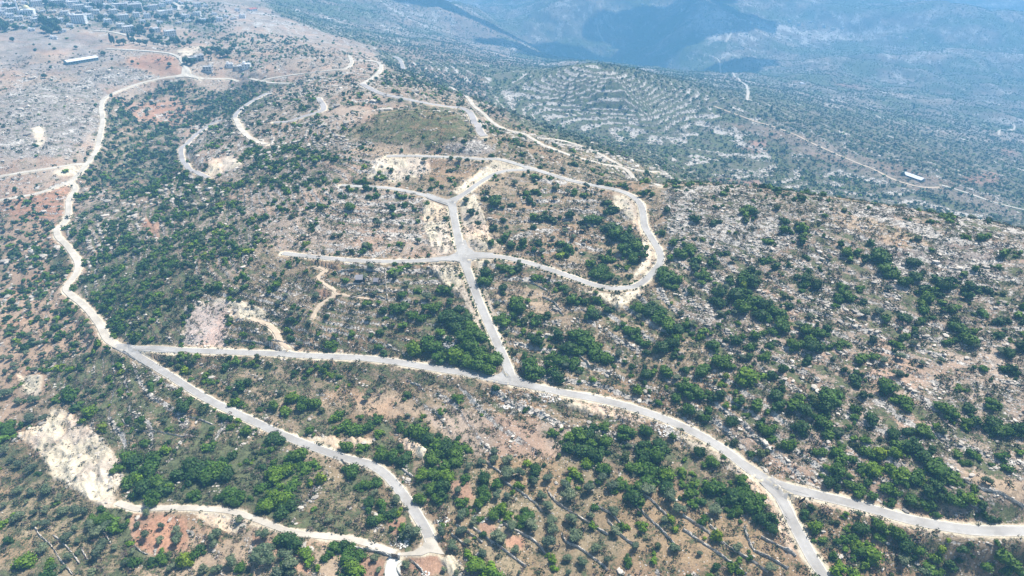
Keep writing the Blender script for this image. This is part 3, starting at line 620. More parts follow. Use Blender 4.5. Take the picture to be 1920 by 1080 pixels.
# ------------------------------------------------------------------ plants
def ico(sub=1):
    bm = bmesh.new(); bmesh.ops.create_icosphere(bm, subdivisions=sub, radius=1)
    v_ = np.array([q.co[:] for q in bm.verts]); f_ = np.array([[x_.index for x_ in g.verts] for g in bm.faces]); bm.free(); return v_, f_
ICO1, ICO2 = ico(1), ico(2)
def crown(seed, lobes, leaves, leaf, col, flat=.75, core=True, spread=.5, jit=.38):
    """unit-radius crown standing on z=0; returns V, tris, col"""
    rg = np.random.default_rng(seed); cs = []; rs = []
    for k in range(lobes):
        a = rg.uniform(0, 6.28); d = spread*math.sqrt(rg.uniform(0, 1)) if k else .1
        rr = rg.uniform(.34, .58) if lobes > 1 else .9
        cs.append((d*math.cos(a), d*math.sin(a), rr*.8+rg.uniform(.0, .55)*(1-d))); rs.append(rr)
    cs = np.array(cs); rs = np.array(rs)
    Vs, Fs, Cs = [], [], []; o = 0
    if core:
        for c, r in zip(cs, rs):
            v_ = ICO1[0]*(1+rg.uniform(-.22, .12, (len(ICO1[0]), 1)))*r*.86 + c
            Vs.append(v_); Fs.append(ICO1[1]+o); o += len(v_); Cs.append(np.tile(col, (len(v_), 1))*rg.uniform(.75, 1.0))
    m = leaves; li = rg.choice(lobes, m, p=rs**2/(rs**2).sum()); dr = rg.normal(size=(m, 3)); dr[:, 2] = np.abs(dr[:, 2])*1.1-.35
    dr /= np.linalg.norm(dr, axis=1)[:, None]; cen = cs[li] + dr*(rs[li]*rg.uniform(.80, 1.12, m))[:, None]
    nn = dr + rg.normal(size=(m, 3))*.45; nn /= np.linalg.norm(nn, axis=1)[:, None]
    ta = np.cross(nn, rg.normal(size=(m, 3))); ta /= np.linalg.norm(ta, axis=1)[:, None]+1e-9; tb = np.cross(nn, ta)
    s = leaf*rg.uniform(.6, 1.4, (m, 1)); q = [cen+ta*s, cen+tb*s*rg.uniform(.5, 1, (m, 1)), cen-ta*s*rg.uniform(.6, 1, (m, 1)), cen-tb*s]
    lv = np.stack(q, 1).reshape(-1, 3); Vs.append(lv)
    idx = np.arange(m)*4+o; Fs.append(np.concatenate([np.stack([idx, idx+1, idx+2], 1), np.stack([idx, idx+2, idx+3], 1)]))
    lc_ = np.array(col)[None]*(1+rg.uniform(-jit, jit*1.3, (m, 1)))*(1+rg.uniform(-.08, .08, (m, 3))); Cs.append(np.repeat(lc_, 4, 0))
    V_ = np.concatenate(Vs); V_[:, 2] = np.maximum(V_[:, 2]*flat, -.05); return V_, np.concatenate(Fs), np.concatenate(Cs)
OAK = [(.050, .112, .012), (.072, .142, .013), (.034, .080, .016), (.100, .180, .008), (.15, .22, .008), (.075, .105, .034)]
OLV = [(.110, .148, .078), (.092, .132, .070), (.14, .175, .095), (.080, .115, .066)]
def scatter(dens, maxn, clump, mind=0, seed=1):
    rg = np.random.default_rng(seed); lam = dens*AREA/100
    if clump: 
        cn = fbm(X/clump, Y/clump, seed*7, 3); lam = lam*sstep(.38, .62, cn)*2.0
    sj = (RG > 150) & (np.abs(PHG) < R_(57)); lam = lam*sj
    pu, pv, pf_ = project(X, Y, Z)
    lam = lam*((pf_ > 0) & (pu > -170) & (pu < 2090) & (pv > -60) & (pv < 1190))
    hid = (sl_ < hor-.02); lam = lam*(~hid)
    tot = lam.sum(); m = int(min(tot, maxn)); cs_ = np.cumsum(lam.reshape(-1)); k = np.searchsorted(cs_, rg.uniform(0, cs_[-1], m)); k = np.clip(k, 0, NP_*NR-1)
    i, j = k//NR, k % NR; a = ph[i]+rg.uniform(-.5, .5, m)*DPH; r = np.exp(rh[j]+rg.uniform(-.5, .5, m)*DRH)
    x, y = r*np.sin(a), r*np.cos(a)
    if mind:
        seen = {}; keep = []
        for t_ in range(m):
            ms = mind; cx, cyy = int(x[t_]//ms), int(y[t_]//ms); ok = True
            for ddx in (-1, 0, 1):
                for ddy in (-1, 0, 1):
                    for (qx, qy) in seen.get((cx+ddx, cyy+ddy), ()):
                        if (qx-x[t_])**2+(qy-y[t_])**2 < ms*ms: ok = False
            if ok: seen.setdefault((cx, cyy), []).append((x[t_], y[t_])); keep.append(t_)
        x, y = x[keep], y[keep]
    print('scatter', seed, 'wanted', int(tot), 'placed', len(x)); return x, y
def merge(name, variants, x, y, s, pick, sz=None, tint=None, sink=.12):
    """one mesh made of many scattered copies"""
    Vs, Fs, Cs = [], [], []; o = 0; z = samp(Z, x, y); an = RNG.uniform(0, 6.28, len(x)); ca, sa = np.cos(an), np.sin(an)
    if sz is None: sz = s
    for k, (v_, f_, c_) in enumerate(variants):
        m = np.nonzero(pick == k)[0]
        if not len(m): continue
        vx = v_[None, :, 0]*s[m, None]; vy = v_[None, :, 1]*s[m, None]
        P_ = np.stack([x[m, None]+vx*ca[m, None]-vy*sa[m, None], y[m, None]+vx*sa[m, None]+vy*ca[m, None], z[m, None]+(v_[None, :, 2]-sink)*sz[m, None]], -1)
        Vs.append(P_.reshape(-1, 3)); Fs.append((f_[None]+(np.arange(len(m))*len(v_))[:, None, None]).reshape(-1, f_.shape[1])+o); o += len(m)*len(v_)
        cc = np.broadcast_to(c_[None], (len(m),)+c_.shape)
        if tint is not None: cc = cc*tint[m][:, None, :]
        Cs.append(cc.reshape(-1, 3))
    return mesh_np(name, np.concatenate(Vs), np.concatenate(Fs), LM, np.concatenate(Cs))
# --- evergreen oak / lentisk shrubs
HAND_OAK = []; HAND_OLIVE = []                        # (u, v, radius in metres, colour)
HO = {(1280,720): "520,45,50 620,100,60 680,130,55 540,120,45 410,105,50 330,90,30 210,60,45 60,40,60 20,20,50 40,140,45 110,180,45 270,205,45 430,230,40 500,310,35 600,340,50 650,250,60 830,60,70 800,110,60 780,210,60 820,260,50 1010,60,35 1150,30,60 1255,95,65 970,130,35 1075,195,50 960,180,30 880,262,32 965,305,30 775,378,48 860,370,40 915,405,40 1040,370,55 1110,390,50,4 1180,375,45,3 1230,330,55 1290,340,70 1340,390,55 1190,270,50 1260,270,40 1360,250,55 1500,140,60 1610,130,45 1610,215,45 1740,110,50 1750,210,60 1800,250,60 1890,240,50 1540,390,40 1780,400,40 1630,385,40 1900,385,30 1055,460,58,3 1240,500,55,3 1310,515,50 1440,470,75 1500,505,60 1420,555,55 820,465,32 830,540,50 870,520,40 800,580,40 715,560,35 940,565,45 1000,590,55 1060,610,45 1150,575,40 1190,600,35 1175,670,35 1390,600,50 1290,640,45 1380,670,45 1520,650,55 1440,630,35 1610,640,45,3 1680,670,40 1690,730,30 1785,778,25 90,375,50 170,420,50 40,600,50 190,580,60 130,560,40 270,620,60 330,530,40 350,640,60 420,620,45 400,680,55 430,760,50 500,800,45 110,770,40 190,850,45,4 270,1030,45,3 320,985,30 105,655,35 310,725,25,4 680,725,40 720,690,25 740,800,50,3 780,870,35 840,950,30 1000,810,50 1100,790,45 900,860,40 980,900,50,3 1060,960,60,3 1000,920,50 880,1030,60,3 970,1050,60,3 1200,840,60 1260,900,60 1320,920,50 1420,970,50,3 1450,920,35,4 1380,1040,60 1500,1010,40 1570,920,40 1700,1010,50 1780,960,70 1850,990,60 1820,1040,60 1900,1050,40 1090,855,30",
(640,720): "80,250,60 30,230,40 150,240,40 220,270,35,3 215,195,38 340,240,40 430,270,60 480,300,50 520,340,50 560,350,60 500,410,60 600,340,60 640,380,50 690,350,40 590,440,60 640,430,45 580,510,60,3 520,500,60 460,500,50,3 500,580,50 540,640,45 570,560,60 340,430,50 280,400,50 230,380,50 30,350,50 120,350,40 70,480,50 215,545,38 150,560,45 160,660,45 240,670,40 220,740,45 290,720,45 180,760,45 100,580,30 380,50,30 280,815,20 690,520,40 800,620,50 780,660,45 810,520,50 870,550,40 850,720,50 900,700,45,3 940,730,40,3 680,655,40 1000,570,35,3 1050,740,45 1050,440,35,4 1085,480,45 1280,350,50 1350,270,60 1400,280,50 1290,300,40 1360,360,60 1420,400,60 1480,320,50 1380,430,45,3 1300,490,40,4 1330,520,40,3 1480,470,50 1600,270,55 1480,230,40 1720,260,50 1780,340,60 1700,400,60 1780,400,60 1650,470,60 1730,470,60 1840,510,60,3 1740,530,60 1680,560,50 1630,640,60 1820,570,50 1580,560,45 1860,290,30 1190,985,38,3 750,1010,60,3 820,1040,60,3 870,1060,50 1850,755,35,4 1875,810,25,4 1580,790,35,3 1700,790,40,3 1620,1000,40 1660,640,50 870,20,30 560,160,25 1030,150,22 60,960,60 20,900,40 60,1020,60,3 110,1040,50,3 1440,540,30",
(0,720): "25,780,40,3 155,990,60,3 275,1000,38,3 50,880,35 270,1070,50 600,740,50 660,770,45 700,800,30 570,750,50 640,820,40 1040,975,45,4 1100,950,35 920,970,45 860,985,35 1010,990,40 1350,1020,40 1720,940,50,3 1650,900,60 1580,870,45 1750,990,40,3 1640,860,60 1880,920,50 510,155,45,3 590,240,40,4 430,130,40 395,60,50 310,85,35 1030,130,45 1060,100,35 1315,95,38,3 1385,255,36 1350,10,45 1550,110,45 1645,75,45,3 1700,110,45 1770,110,50 1600,150,40,3 1890,190,40,3 1740,260,35 1530,290,50 1580,310,45 1690,400,60 1640,420,45 1760,440,35 1490,375,22 1260,180,32 1300,190,28 1225,140,20 1165,120,30 1295,240,25 945,255,18 985,375,20 790,215,20 720,210,20 1190,250,20 810,330,35 730,400,60 780,430,60 840,470,60 860,430,60 900,530,60 840,560,60 940,580,60 800,600,60 750,520,60 860,640,60 760,640,50 700,620,50 680,650,40 1070,470,60 1140,470,60 1180,500,60 1100,520,60 1230,460,60 1250,480,60 1020,500,50 1290,500,50 1560,500,60,3 1600,490,50,3 1530,480,50 1470,570,40 1550,620,50,3 1590,640,60,3 1500,680,50,3 1630,680,50 1290,600,55 1340,640,50 1280,640,40 1100,620,45 1590,720,50 1770,700,25 40,230,50 60,260,45 30,300,40",
(1280,360): "360,90,45 400,110,35 65,150,35 170,170,35 475,270,40 580,165,38 575,210,35 665,200,40,3 660,265,38 1060,280,32 1110,350,60 1080,370,40 1150,420,60 1180,460,45 1250,500,45 1300,470,45 880,290,30 910,330,45 1300,390,45 1375,585,50 1360,540,40 1470,530,50 1510,500,40 1420,480,45 1580,450,32 1635,430,28 1600,520,45 1520,640,45 1590,580,40 1720,550,40 1680,250,38 1800,340,40 700,490,50 755,520,45 680,520,35 900,530,35 900,580,50 1000,535,25 160,400,28 110,460,50 45,310,45 70,420,40 260,500,40 340,480,60 410,500,50 380,450,40 200,560,60 300,570,60 390,600,60 460,630,55 520,670,60 560,700,45 210,620,50 420,690,50 490,710,35 560,740,50 340,640,60 855,632,27 1250,700,50 1150,710,35 1350,720,30 1550,760,50 1600,830,55 1480,840,35 1700,680,40 1770,720,40 1820,900,45 1900,870,40 700,770,50 760,780,50 800,770,40 620,840,50 740,870,55 720,830,40 610,880,25 900,840,40 830,870,25 1210,850,35 1000,920,50 500,860,28 390,870,35 370,920,32 300,830,45 400,800,40 170,850,45 120,780,40 200,930,70 250,960,50 120,990,50 20,740,35 245,1030,28,4 360,1030,70,3 320,1050,50,3 500,1030,38 560,980,38 700,950,35 1130,1050,45 1800,990,40 1850,1000,40 910,1000,22 980,1010,25 1230,1025,22 1020,610,28 600,640,30",
(640,360): "860,50,45 735,110,30 768,170,22 850,200,35 915,160,25 1060,50,30 965,70,28 1130,140,40 1080,140,40 1180,150,35 1290,130,35 930,258,40 1030,290,38 950,295,35 850,280,28 1150,110,20 1230,290,35 1280,320,40 1080,325,25 1110,290,25 1420,150,50 1500,200,50 1560,230,60 1620,260,60 1650,300,55 1600,320,50 1690,350,40 1640,370,45 1500,370,45 1470,420,45 1440,450,45 1480,470,40 1530,100,40 1490,60,35 1820,470,60 1880,490,45 1800,440,45 1900,340,50 1830,100,30 820,455,50 935,420,40 800,490,45 915,535,38 1100,475,35 980,600,50 1010,650,50 970,640,40 1080,720,40 1100,700,35 1160,690,35 900,700,40 930,730,40 1310,600,50 1360,610,35 1410,690,50 1440,600,35 1500,660,35 1230,800,45 1100,830,45 1340,800,55 1370,840,60 1420,860,50 1480,930,50 1260,880,50 1440,900,50 1330,880,50 1050,970,70 1090,1010,60 1010,1000,50 1230,940,45 1230,1040,45 1300,960,45 1780,700,60 1830,740,60 1740,660,50 1680,640,45 1880,760,50 1650,790,50 1700,850,40 1800,860,60 1860,850,50 1720,900,30 1720,1010,45 1820,1000,50 1600,770,40 1415,1045,25,3 1020,780,25,3 1115,795,22,3 1175,815,25,3 290,440,45 330,430,40 20,495,30 140,620,30 345,570,30 210,620,22 240,660,35 330,640,50 405,690,30 350,750,35 450,700,35 520,640,50 585,690,60 640,700,60 690,710,50 640,760,50 730,740,50 700,800,60 760,800,60 620,730,50 405,860,50,3 415,890,45,3 215,860,35 240,900,30 560,790,40 600,830,30 510,870,60 560,920,50 640,920,60,3 600,950,50 720,870,60 780,900,60 850,930,60 820,980,60 770,960,60 850,1000,50 720,930,60 570,540,40 610,610,28 640,880,50 45,80,45 200,20,30 360,70,25 290,90,30 290,130,25 195,155,20 410,95,18 435,165,24 210,780,35 60,790,22 430,550,25 580,540,35 600,550,30"}
HV = {(1280,720): "185,720,40 310,920,35 485,1030,35 95,960,22 1230,985,40 1360,1055,35 985,735,22 1700,545,30 1415,745,20",
(640,720): "140,80,22 225,45,15 305,110,15 375,180,20 160,45,22 720,465,28 790,440,28 870,385,32 860,430,30 940,430,40 950,515,45 1000,500,35 1085,545,32 1165,540,35 1285,630,50 1250,580,40 1130,630,32 1160,690,38 1190,775,35 1290,765,40 1510,580,45 1395,600,40 1525,730,35 1540,830,38 1300,860,45 1165,880,45 1175,820,35 1070,800,48 970,800,38 880,855,50 690,820,42 745,770,28 680,740,40 940,630,28 875,620,35 665,605,30 570,845,38 630,915,38 705,890,22 805,950,32 970,930,28 1270,980,30 1350,1000,35 1430,930,35 1500,985,30 1280,1055,35 400,830,50 360,850,35 190,980,25 215,1045,30 360,1025,28 575,1040,25 650,1060,25 310,650,35 310,770,15 190,610,25 1000,1055,20 1660,920,30 1720,600,45 1850,640,45 1900,700,40 1400,740,25 1820,770,22 95,960,25",
(0,720): "30,380,32 120,450,30 195,470,35 65,430,22 110,605,30 185,610,30 262,600,38 340,640,32 30,680,22 110,750,42 85,660,15 150,665,18 205,720,28 265,705,32 365,710,38 255,795,32 210,790,22 425,815,25 370,880,45 440,885,22 250,925,38 305,760,15 550,840,40 605,800,38 580,890,40 650,915,25 480,720,42 440,700,35 550,960,48 390,970,32 705,1010,32 525,1060,30 360,1035,20 440,950,20 750,945,20 510,790,40 735,730,20 770,795,25 818,845,36 900,880,32 918,800,28 1000,880,40 1000,820,30 830,725,30 1215,855,45 1205,900,30 1470,960,60 1510,930,50 1510,1000,45 1620,960,45 1650,1000,50 1640,1050,40 1560,1060,50 1220,1045,50 1150,1040,40 1310,1000,45 1480,850,40 1830,820,30 1850,770,25 1780,870,35 1350,770,25 160,200,40 200,90,35 110,100,30 260,190,32 30,60,40",
(640,360): "485,155,18 385,205,15 345,320,14 400,320,16 480,600,30 820,400,20 1080,490,20 1210,610,15 1175,480,18 1000,400,18 1270,560,20 170,425,25 370,520,24"}
def surveyed(tab, kmax):
    out = []
    for (u0, v0), tx in tab.items():
        for e in tx.split():
            q = [int(t_) for t_ in e.split(',')]; u, v = u0+q[0]/3, v0+(q[1]+q[2]*.45)/3; x, y = ground(u, v); f = project(x, y, gz(x, y))[2]
            out.append((u, v, q[2]/3*f/FPX*1.16, q[3] if len(q) > 3 else int(RNG.integers(0, kmax))))
    return out
HAND_OAK = surveyed(HO, 3); HAND_OLIVE = surveyed(HV, 4)
_u, _v, _f = project(X, Y, Z)
cov = ((_v > 715) | ((_u > 640) & (_v > 375))) & (_f > 0) & (_u > 0) & (_u < 1920) & (_v < 1080)
F['shrub'] = F['shrub']*np.where(cov, .55, 1.0); F['olive'] = F['olive']*np.where(cov & (_v > 715), .12, np.where(cov, .6, 1.0))
sx, sy = scatter(F['shrub']*np.where(cov, 1.15, 1.75), 90000, 11, 0, 3)
ss = RNG.gamma(5.0, .34, len(sx))*1.15+.45; ss = np.clip(ss, .6, 4.0)*np.where(RNG.uniform(0, 1, len(sx)) < .35, .55, 1.0)
scol = RNG.choice(6, len(sx), p=[.24, .24, .2, .14, .03, .15])
if HAND_OAK:
    g_ = np.array([ground(u, v) for u, v, r, c in HAND_OAK]); sx = np.concatenate([sx, g_[:, 0]]); sy = np.concatenate([sy, g_[:, 1]])
    ss = np.concatenate([ss, [h[2] for h in HAND_OAK]]); scol = np.concatenate([scol, [h[3] for h in HAND_OAK]])
ox, oy = scatter(F['olive']*(1+.9*sstep(650, 800, RG)*(1-sstep(1700, 2300, RG))*(PHG > -.15)*(F['terr'] < 1.15)), 130000, 0, 4.7, 5)
os_ = RNG.uniform(1.6, 3.1, len(ox)); ocol = RNG.integers(0, 4, len(ox))
if HAND_OLIVE:
    g_ = np.array([ground(u, v) for u, v, r, c in HAND_OLIVE])
    d2 = ((ox[:, None]-g_[None, :, 0])**2+(oy[:, None]-g_[None, :, 1])**2).min(1); kp = d2 > 36
    ox, oy, os_, ocol = ox[kp], oy[kp], os_[kp], ocol[kp]
    ox = np.concatenate([ox, g_[:, 0]]); oy = np.concatenate([oy, g_[:, 1]]); os_ = np.concatenate([os_, [h[2] for h in HAND_OLIVE]]); ocol = np.concatenate([ocol, [h[3] for h in HAND_OLIVE]])

big = np.nonzero((ss > 1.1) & (np.hypot(sx, sy) < 750))[0]; big = np.concatenate([big[RNG.uniform(0, 1, len(big)) < .6], big[RNG.uniform(0, 1, len(big)) < .35]])
an_ = RNG.uniform(0, 6.28, len(big)); dd_ = ss[big]*RNG.uniform(.75, 1.35, len(big))
nx_, ny_ = sx[big]+dd_*np.cos(an_), sy[big]+dd_*np.sin(an_); okk = samp(RD, nx_, ny_) > .8
sx = np.concatenate([sx, nx_[okk]]); sy = np.concatenate([sy, ny_[okk]]); scol = np.concatenate([scol, scol[big][okk]]); ss = np.concatenate([ss, (ss[big]*RNG.uniform(.35, .7, len(big)))[okk]])
kp = samp(RD, sx, sy) > np.minimum(ss*.62, 2.0)*(ss > .8)+.3*(ss <= .8); sx, sy, ss, scol = sx[kp], sy[kp], ss[kp], scol[kp]
hx_ = []                                               # low hedge plants lining the avenue and the crossroads
for gi2, lo_, hi_ in ((2, .12, 1.0), (3, 0, .3), (4, 0, .28)):
    L_ = road_geo[gi2][3]; wd_ = road_geo[gi2][2]; L_ = L_[int(lo_*len(L_)):int(hi_*len(L_))]; T_ = np.gradient(L_, axis=0); T_ /= np.linalg.norm(T_, axis=1)[:, None]+1e-9; N_ = np.stack([-T_[:, 1], T_[:, 0]], 1)
    for rep in range(3):
        for sg in (-1, 1): hx_.append(L_+N_*(sg*(wd_/2+1.3+RNG.normal(0, .35, (len(L_), 1))))+T_*RNG.uniform(-1.5, 1.5, (len(L_), 1)))
hx_ = np.concatenate(hx_); hx_ = hx_[(samp(RD, hx_[:, 0], hx_[:, 1]) > .5) & (RNG.uniform(0, 1, len(hx_)) < .8)]
sx = np.concatenate([sx, hx_[:, 0]]); sy = np.concatenate([sy, hx_[:, 1]]); ss = np.concatenate([ss, RNG.uniform(.5, .95, len(hx_))]); scol = np.concatenate([scol, RNG.integers(0, 3, len(hx_))])
kp = samp(RD, ox, oy) > 1.6; ox, oy, os_, ocol = ox[kp], oy[kp], os_[kp], ocol[kp]
# named neighbourhoods used when describing single plants: (u, v, phrase)
PLACES = [(1475,1000,'beside the lowest road stretch'),(1600,1020,'below the right-hand road'),(1780,1040,'in the bottom right corner below the road'),
 (1380,930,'in the thicket left of the lower right fork'),(1560,880,'just above the lower right road fork'),(1720,920,'above the road to the right edge'),(1880,900,'beside the long stone wall at far right'),
 (1640,800,'well above the right fork'),(1830,780,'near the right edge'),(1430,780,'above the bend before the fork'),(1280,870,'below the long road bend'),
 (1150,850,'below the middle of main road'),(1300,1010,'among curved terrace walls'),(1380,1050,'on the lowest walled terraces'),(1180,960,'on the olive terraces in the bottom middle'),
 (1060,1040,'by the bottom edge on the walled terraces'),(1000,960,'right of the red soil plots'),(900,1010,'beside the red soil plots at bottom centre'),(880,920,'right of the concrete road end'),
 (820,870,'right of the concrete bend'),(730,800,'in the thicket above the concrete road bend'),(720,930,'inside the bend of the concrete road'),(640,930,'left of the concrete bend'),
 (520,920,'in the dark oak wood'),(400,890,'amid the dark oak wood'),(290,890,'right of the pale scraped bank'),(300,1000,'in the rounded red field at bottom left'),
 (450,1030,'below the pale farm track at bottom left'),(600,1050,'between the farm track and the bottom edge'),(700,1060,'beside the white driveway'),(800,1065,'right of the white driveway'),
 (120,1030,'on the bottom left walled terraces'),(30,1000,'at the bottom left edge'),(100,930,'below the pale scraped bank'),(30,880,'left of the pale scraped bank'),
 (150,750,'above the pale scraped bank'),(320,770,'on the stony slope below the concrete road'),(480,840,'just below the concrete road'),(600,780,'between the two roads in the lower left'),
 (430,690,'in the wedge between the two left roads'),(960,830,'on the brown slope below the T junction'),(720,720,'left of the brown clearing'),(1060,700,'right of the T junction'),
 (50,620,'in the olive grove at the left edge'),(170,660,'by the lower left junction'),(850,640,'in the thicket left of the straight avenue'),(1300,620,'on the middle of the right hillside'),(1550,640,'in the thickets on the right hillside'),
 (1800,600,'high on the right hillside'),(60,480,'in the far left grove'),(300,560,'in the dense scrub left of the quarry'),(650,620,'on the slope above the long main road'),(1100,620,'right of the straight avenue')]
ORD = ['first','second','third','fourth','fifth','sixth','seventh','eighth','ninth','tenth','eleventh','twelfth','thirteenth','fourteenth','fifteenth','sixteenth','seventeenth','eighteenth','nineteenth','twentieth',
       'twenty-first','twenty-second','twenty-third','twenty-fourth','twenty-fifth','twenty-sixth','twenty-seventh','twenty-eighth','twenty-ninth','thirtieth']
def choose(x, y, s, cnt=300):
    z = samp(Z, x, y); u, v, f = project(x, y, z); vis = (u > 4) & (u < 1916) & (v > 4) & (v < 1070)
    i, j = gidx(x, y); i = np.clip(i.astype(int), 0, NP_-1); j = np.clip(j.astype(int), 0, NR-1); vis &= (sl_[i, j] > hor[i, j]-.004)
    sc_ = np.where(vis, s/f, 0); idx = np.argsort(-sc_)[:cnt]; return idx[sc_[idx] > 0], u, v
def describe(idx, u, v, noun, adj):
    where = {}
    for k in idx:
        p = min(range(len(PLACES)), key=lambda q: (PLACES[q][0]-u[k])**2+(PLACES[q][1]-v[k])**2); where.setdefault((p, adj(k)), []).append(k)
    out = {}
    for (p, a), ks in where.items():
        ks.sort(key=lambda k: u[k])
        for n_, k in enumerate(ks):
            out[k] = ('%s %s %s' % (a, noun, PLACES[p][2])) if len(ks) == 1 else '%s %s %s, %s from left' % (a, noun, PLACES[p][2], ORD[min(n_, 29)])
    return out
OAKW = ['dark green', 'mid green', 'very dark', 'fresh green', 'bright yellow-green', 'dark green']
OLW = ['grey-green', 'grey-green', 'pale silvery', 'dull green']
near_oak = [[mesh_np('shrub_crown', *(lambda c: (c[0], c[1], LM, c[2]))(crown(100+c_*4+k, 6+k, 420, .085, OAK[c_], .8))) for k in range(3)] for c_ in range(6)]
idx, su, sv = choose(sx, sy, ss); single = np.zeros(len(sx), bool); single[idx] = True
lab = describe(list(idx), su, sv, 'shrub', lambda k: OAKW[scol[k]])
for k in idx:
    o = link('evergreen_shrub', near_oak[scol[k]][k % 3]); s = ss[k]; o.location = (sx[k], sy[k], gz(sx[k], sy[k])-.1*s)
    o.rotation_euler = (0, 0, RNG.uniform(0, 6.28)); o.scale = (s*RNG.uniform(.85, 1.2), s, s*RNG.uniform(.85, 1.15))
    setp(o, lab[k], 'shrub', 'evergreen shrubs on the hillside')
# rest of the shrubs as one mass
rest = ~single; rx_, ry_, rs_, rc_ = sx[rest], sy[rest], ss[rest], scol[rest]; rr = np.hypot(rx_, ry_)
def lodset(seed, cols, L0, lf, flat, **kw): return [crown(seed+k, L0, lf[0], lf[1], c, flat, **kw) for k, c in enumerate(cols)]
v0 = lodset(300, OAK*2, 5, (170, .12), .8); v1 = lodset(330, OAK*2, 4, (60, .19), .8); v2 = lodset(360, OAK, 2, (22, .3), .8)
for nm, vs_, m in (('scrub', v0, rr < 360), ('scrub', v1, (rr >= 360) & (rr < 650)), ('distant_scrub', v2, rr >= 650)):
    if m.sum():
        pk = rc_[m] + (6*RNG.integers(0, 2, m.sum()) if len(vs_) > 6 else 0)
        tn = 1+RNG.uniform(-.2, .25, (m.sum(), 1))*np.ones((1, 3))
        o = link(nm, merge(nm, vs_, rx_[m], ry_[m], rs_[m]*1.0, pk, rs_[m]*RNG.uniform(.8, 1.2, m.sum()), tn)); setp(o, 'dense evergreen scrub covering the slopes', 'scrub', kind='stuff')
# --- olive trees
def olive_trunk(seed):
    rg = random.Random(seed); mb = MB(); mb.tube((0, 0, -.15), (.05, .0, .42), .13, .10)
    for k in range(4):
        a = k*1.6+rg.uniform(-.4, .4); e = (.42*math.cos(a), .42*math.sin(a), .85+rg.uniform(-.1, .15)); mb.tube((.05, 0, .38), e, .075, .03, 5)
    return mb.mesh('olive_trunk', BARK)
trunks = [olive_trunk(k) for k in range(4)]
def olv(seed, c, n_, lf): 
    v_, f_, cl = crown(seed, 6, n_, lf, c, .72, spread=.55); v_ = v_.copy(); v_[:, 2] += .36; return v_, f_, cl
near_olive = [mesh_np('olive_crown', *(lambda c: (c[0], c[1], LM, c[2]))(olv(500+k, OLV[k % 4], 420, .075))) for k in range(8)]
idx, ou, ov = choose(ox, oy, os_); osingle = np.zeros(len(ox), bool); osingle[idx] = True
lab = describe(list(idx), ou, ov, 'olive', lambda k: ('large ' if os_[k] > 2.6 else '')+OLW[ocol[k]])
for k in idx:
    s = os_[k]; root = empty('olive_tree', (ox[k], oy[k], gz(ox[k], oy[k])), RNG.uniform(0, 6.28)); root.scale = (s, s*RNG.uniform(.88, 1.1), s*RNG.uniform(.9, 1.15))
    link('trunk', trunks[k % 4], root); link('crown', near_olive[ocol[k]+4*(k % 2)], root)
    setp(root, lab[k], 'olive tree', 'olive trees in the groves and terraces')
m0 = ~osingle; qx, qy, qs, qc = ox[m0], oy[m0], os_[m0], ocol[m0]; rr = np.hypot(qx, qy)
def with_trunk(c):
    v_, f_, cl = c; t_ = MB().tube((0, 0, -.1), (0, 0, .55), .11, .08, 4); tv = np.array(t_.v); tf = np.array([[g[0], g[1], g[2]] for g in t_.f if len(g) == 4]+[[g[0], g[2], g[3]] for g in t_.f if len(g) == 4])
    return np.concatenate([v_, tv]), np.concatenate([f_, tf+len(v_)]), np.concatenate([cl, np.tile((.15, .12, .09), (len(tv), 1))])
w0 = [with_trunk(olv(600+k, OLV[k % 4], 150, .12)) for k in range(4)]; w1 = [with_trunk(olv(620+k, OLV[k % 4], 50, .19)) for k in range(4)]
def blob(seed, c):
    v_, f_, cl = crown(seed, 1, 14, .55, c, .8, core=False); v_[:, 2] += .1; return v_, f_, cl
w2 = [blob(640+k, OLV[k]) for k in range(4)]
for nm, vs_, m in (('olive_grove', w0, rr < 360), ('olive_grove', w1, (rr >= 360) & (rr < 700)), ('distant_olive_grove', w2, rr >= 700)):
    if m.sum():
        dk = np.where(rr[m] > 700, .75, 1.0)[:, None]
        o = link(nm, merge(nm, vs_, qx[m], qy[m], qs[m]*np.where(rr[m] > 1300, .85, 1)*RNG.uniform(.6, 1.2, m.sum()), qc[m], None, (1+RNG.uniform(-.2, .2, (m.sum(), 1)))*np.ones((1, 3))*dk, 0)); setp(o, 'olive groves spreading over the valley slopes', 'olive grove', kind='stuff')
# --- low tufts of garrigue and loose limestone blocks
tx, ty = scatter(np.where(RG < 1250, (F['green']*62+F['rock']*16)*(RD > -.1)*np.clip((600-RG)/250, .055, 1), 0), 120000, 5, 0, 9)
tf_ = [crown(700+k, 1, 11, .42, c, .6, core=False) for k, c in enumerate([(.045, .07, .025), (.08, .09, .05), (.11, .105, .06), (.035, .06, .028), (.12, .095, .08)])]
ts = (RNG.gamma(4, .12, len(tx))+.12)*(1+.9*sstep(500, 620, np.hypot(tx, ty)))
setp(link('low_scrub', merge('low_scrub', tf_, tx, ty, ts, RNG.integers(0, 5, len(tx)), None, None, .05)), 'low grey-green thorny cushions and dry tufts', 'low scrub', kind='stuff')
kx, ky = scatter(np.where(RG < 1250, np.clip(F['rock']-.22, 0, 1)**1.3*62*(RD > 1.6)*np.clip((640-RG)/250, .09, 1) + riser*60*(RD > 1.6)*(RG < 640), 0), 110000, 8, 0, 11)
def rockv(seed):
    rg = np.random.default_rng(seed); v_ = ICO1[0]*np.array([1, .7, .5])*(1+rg.uniform(-.3, .3, (len(ICO1[0]), 1))); g = rg.uniform(.75, 1.1)
    return v_, ICO1[1], np.tile(np.array([.54, .49, .42])*g, (len(v_), 1))
rv = [rockv(800+k) for k in range(8)]
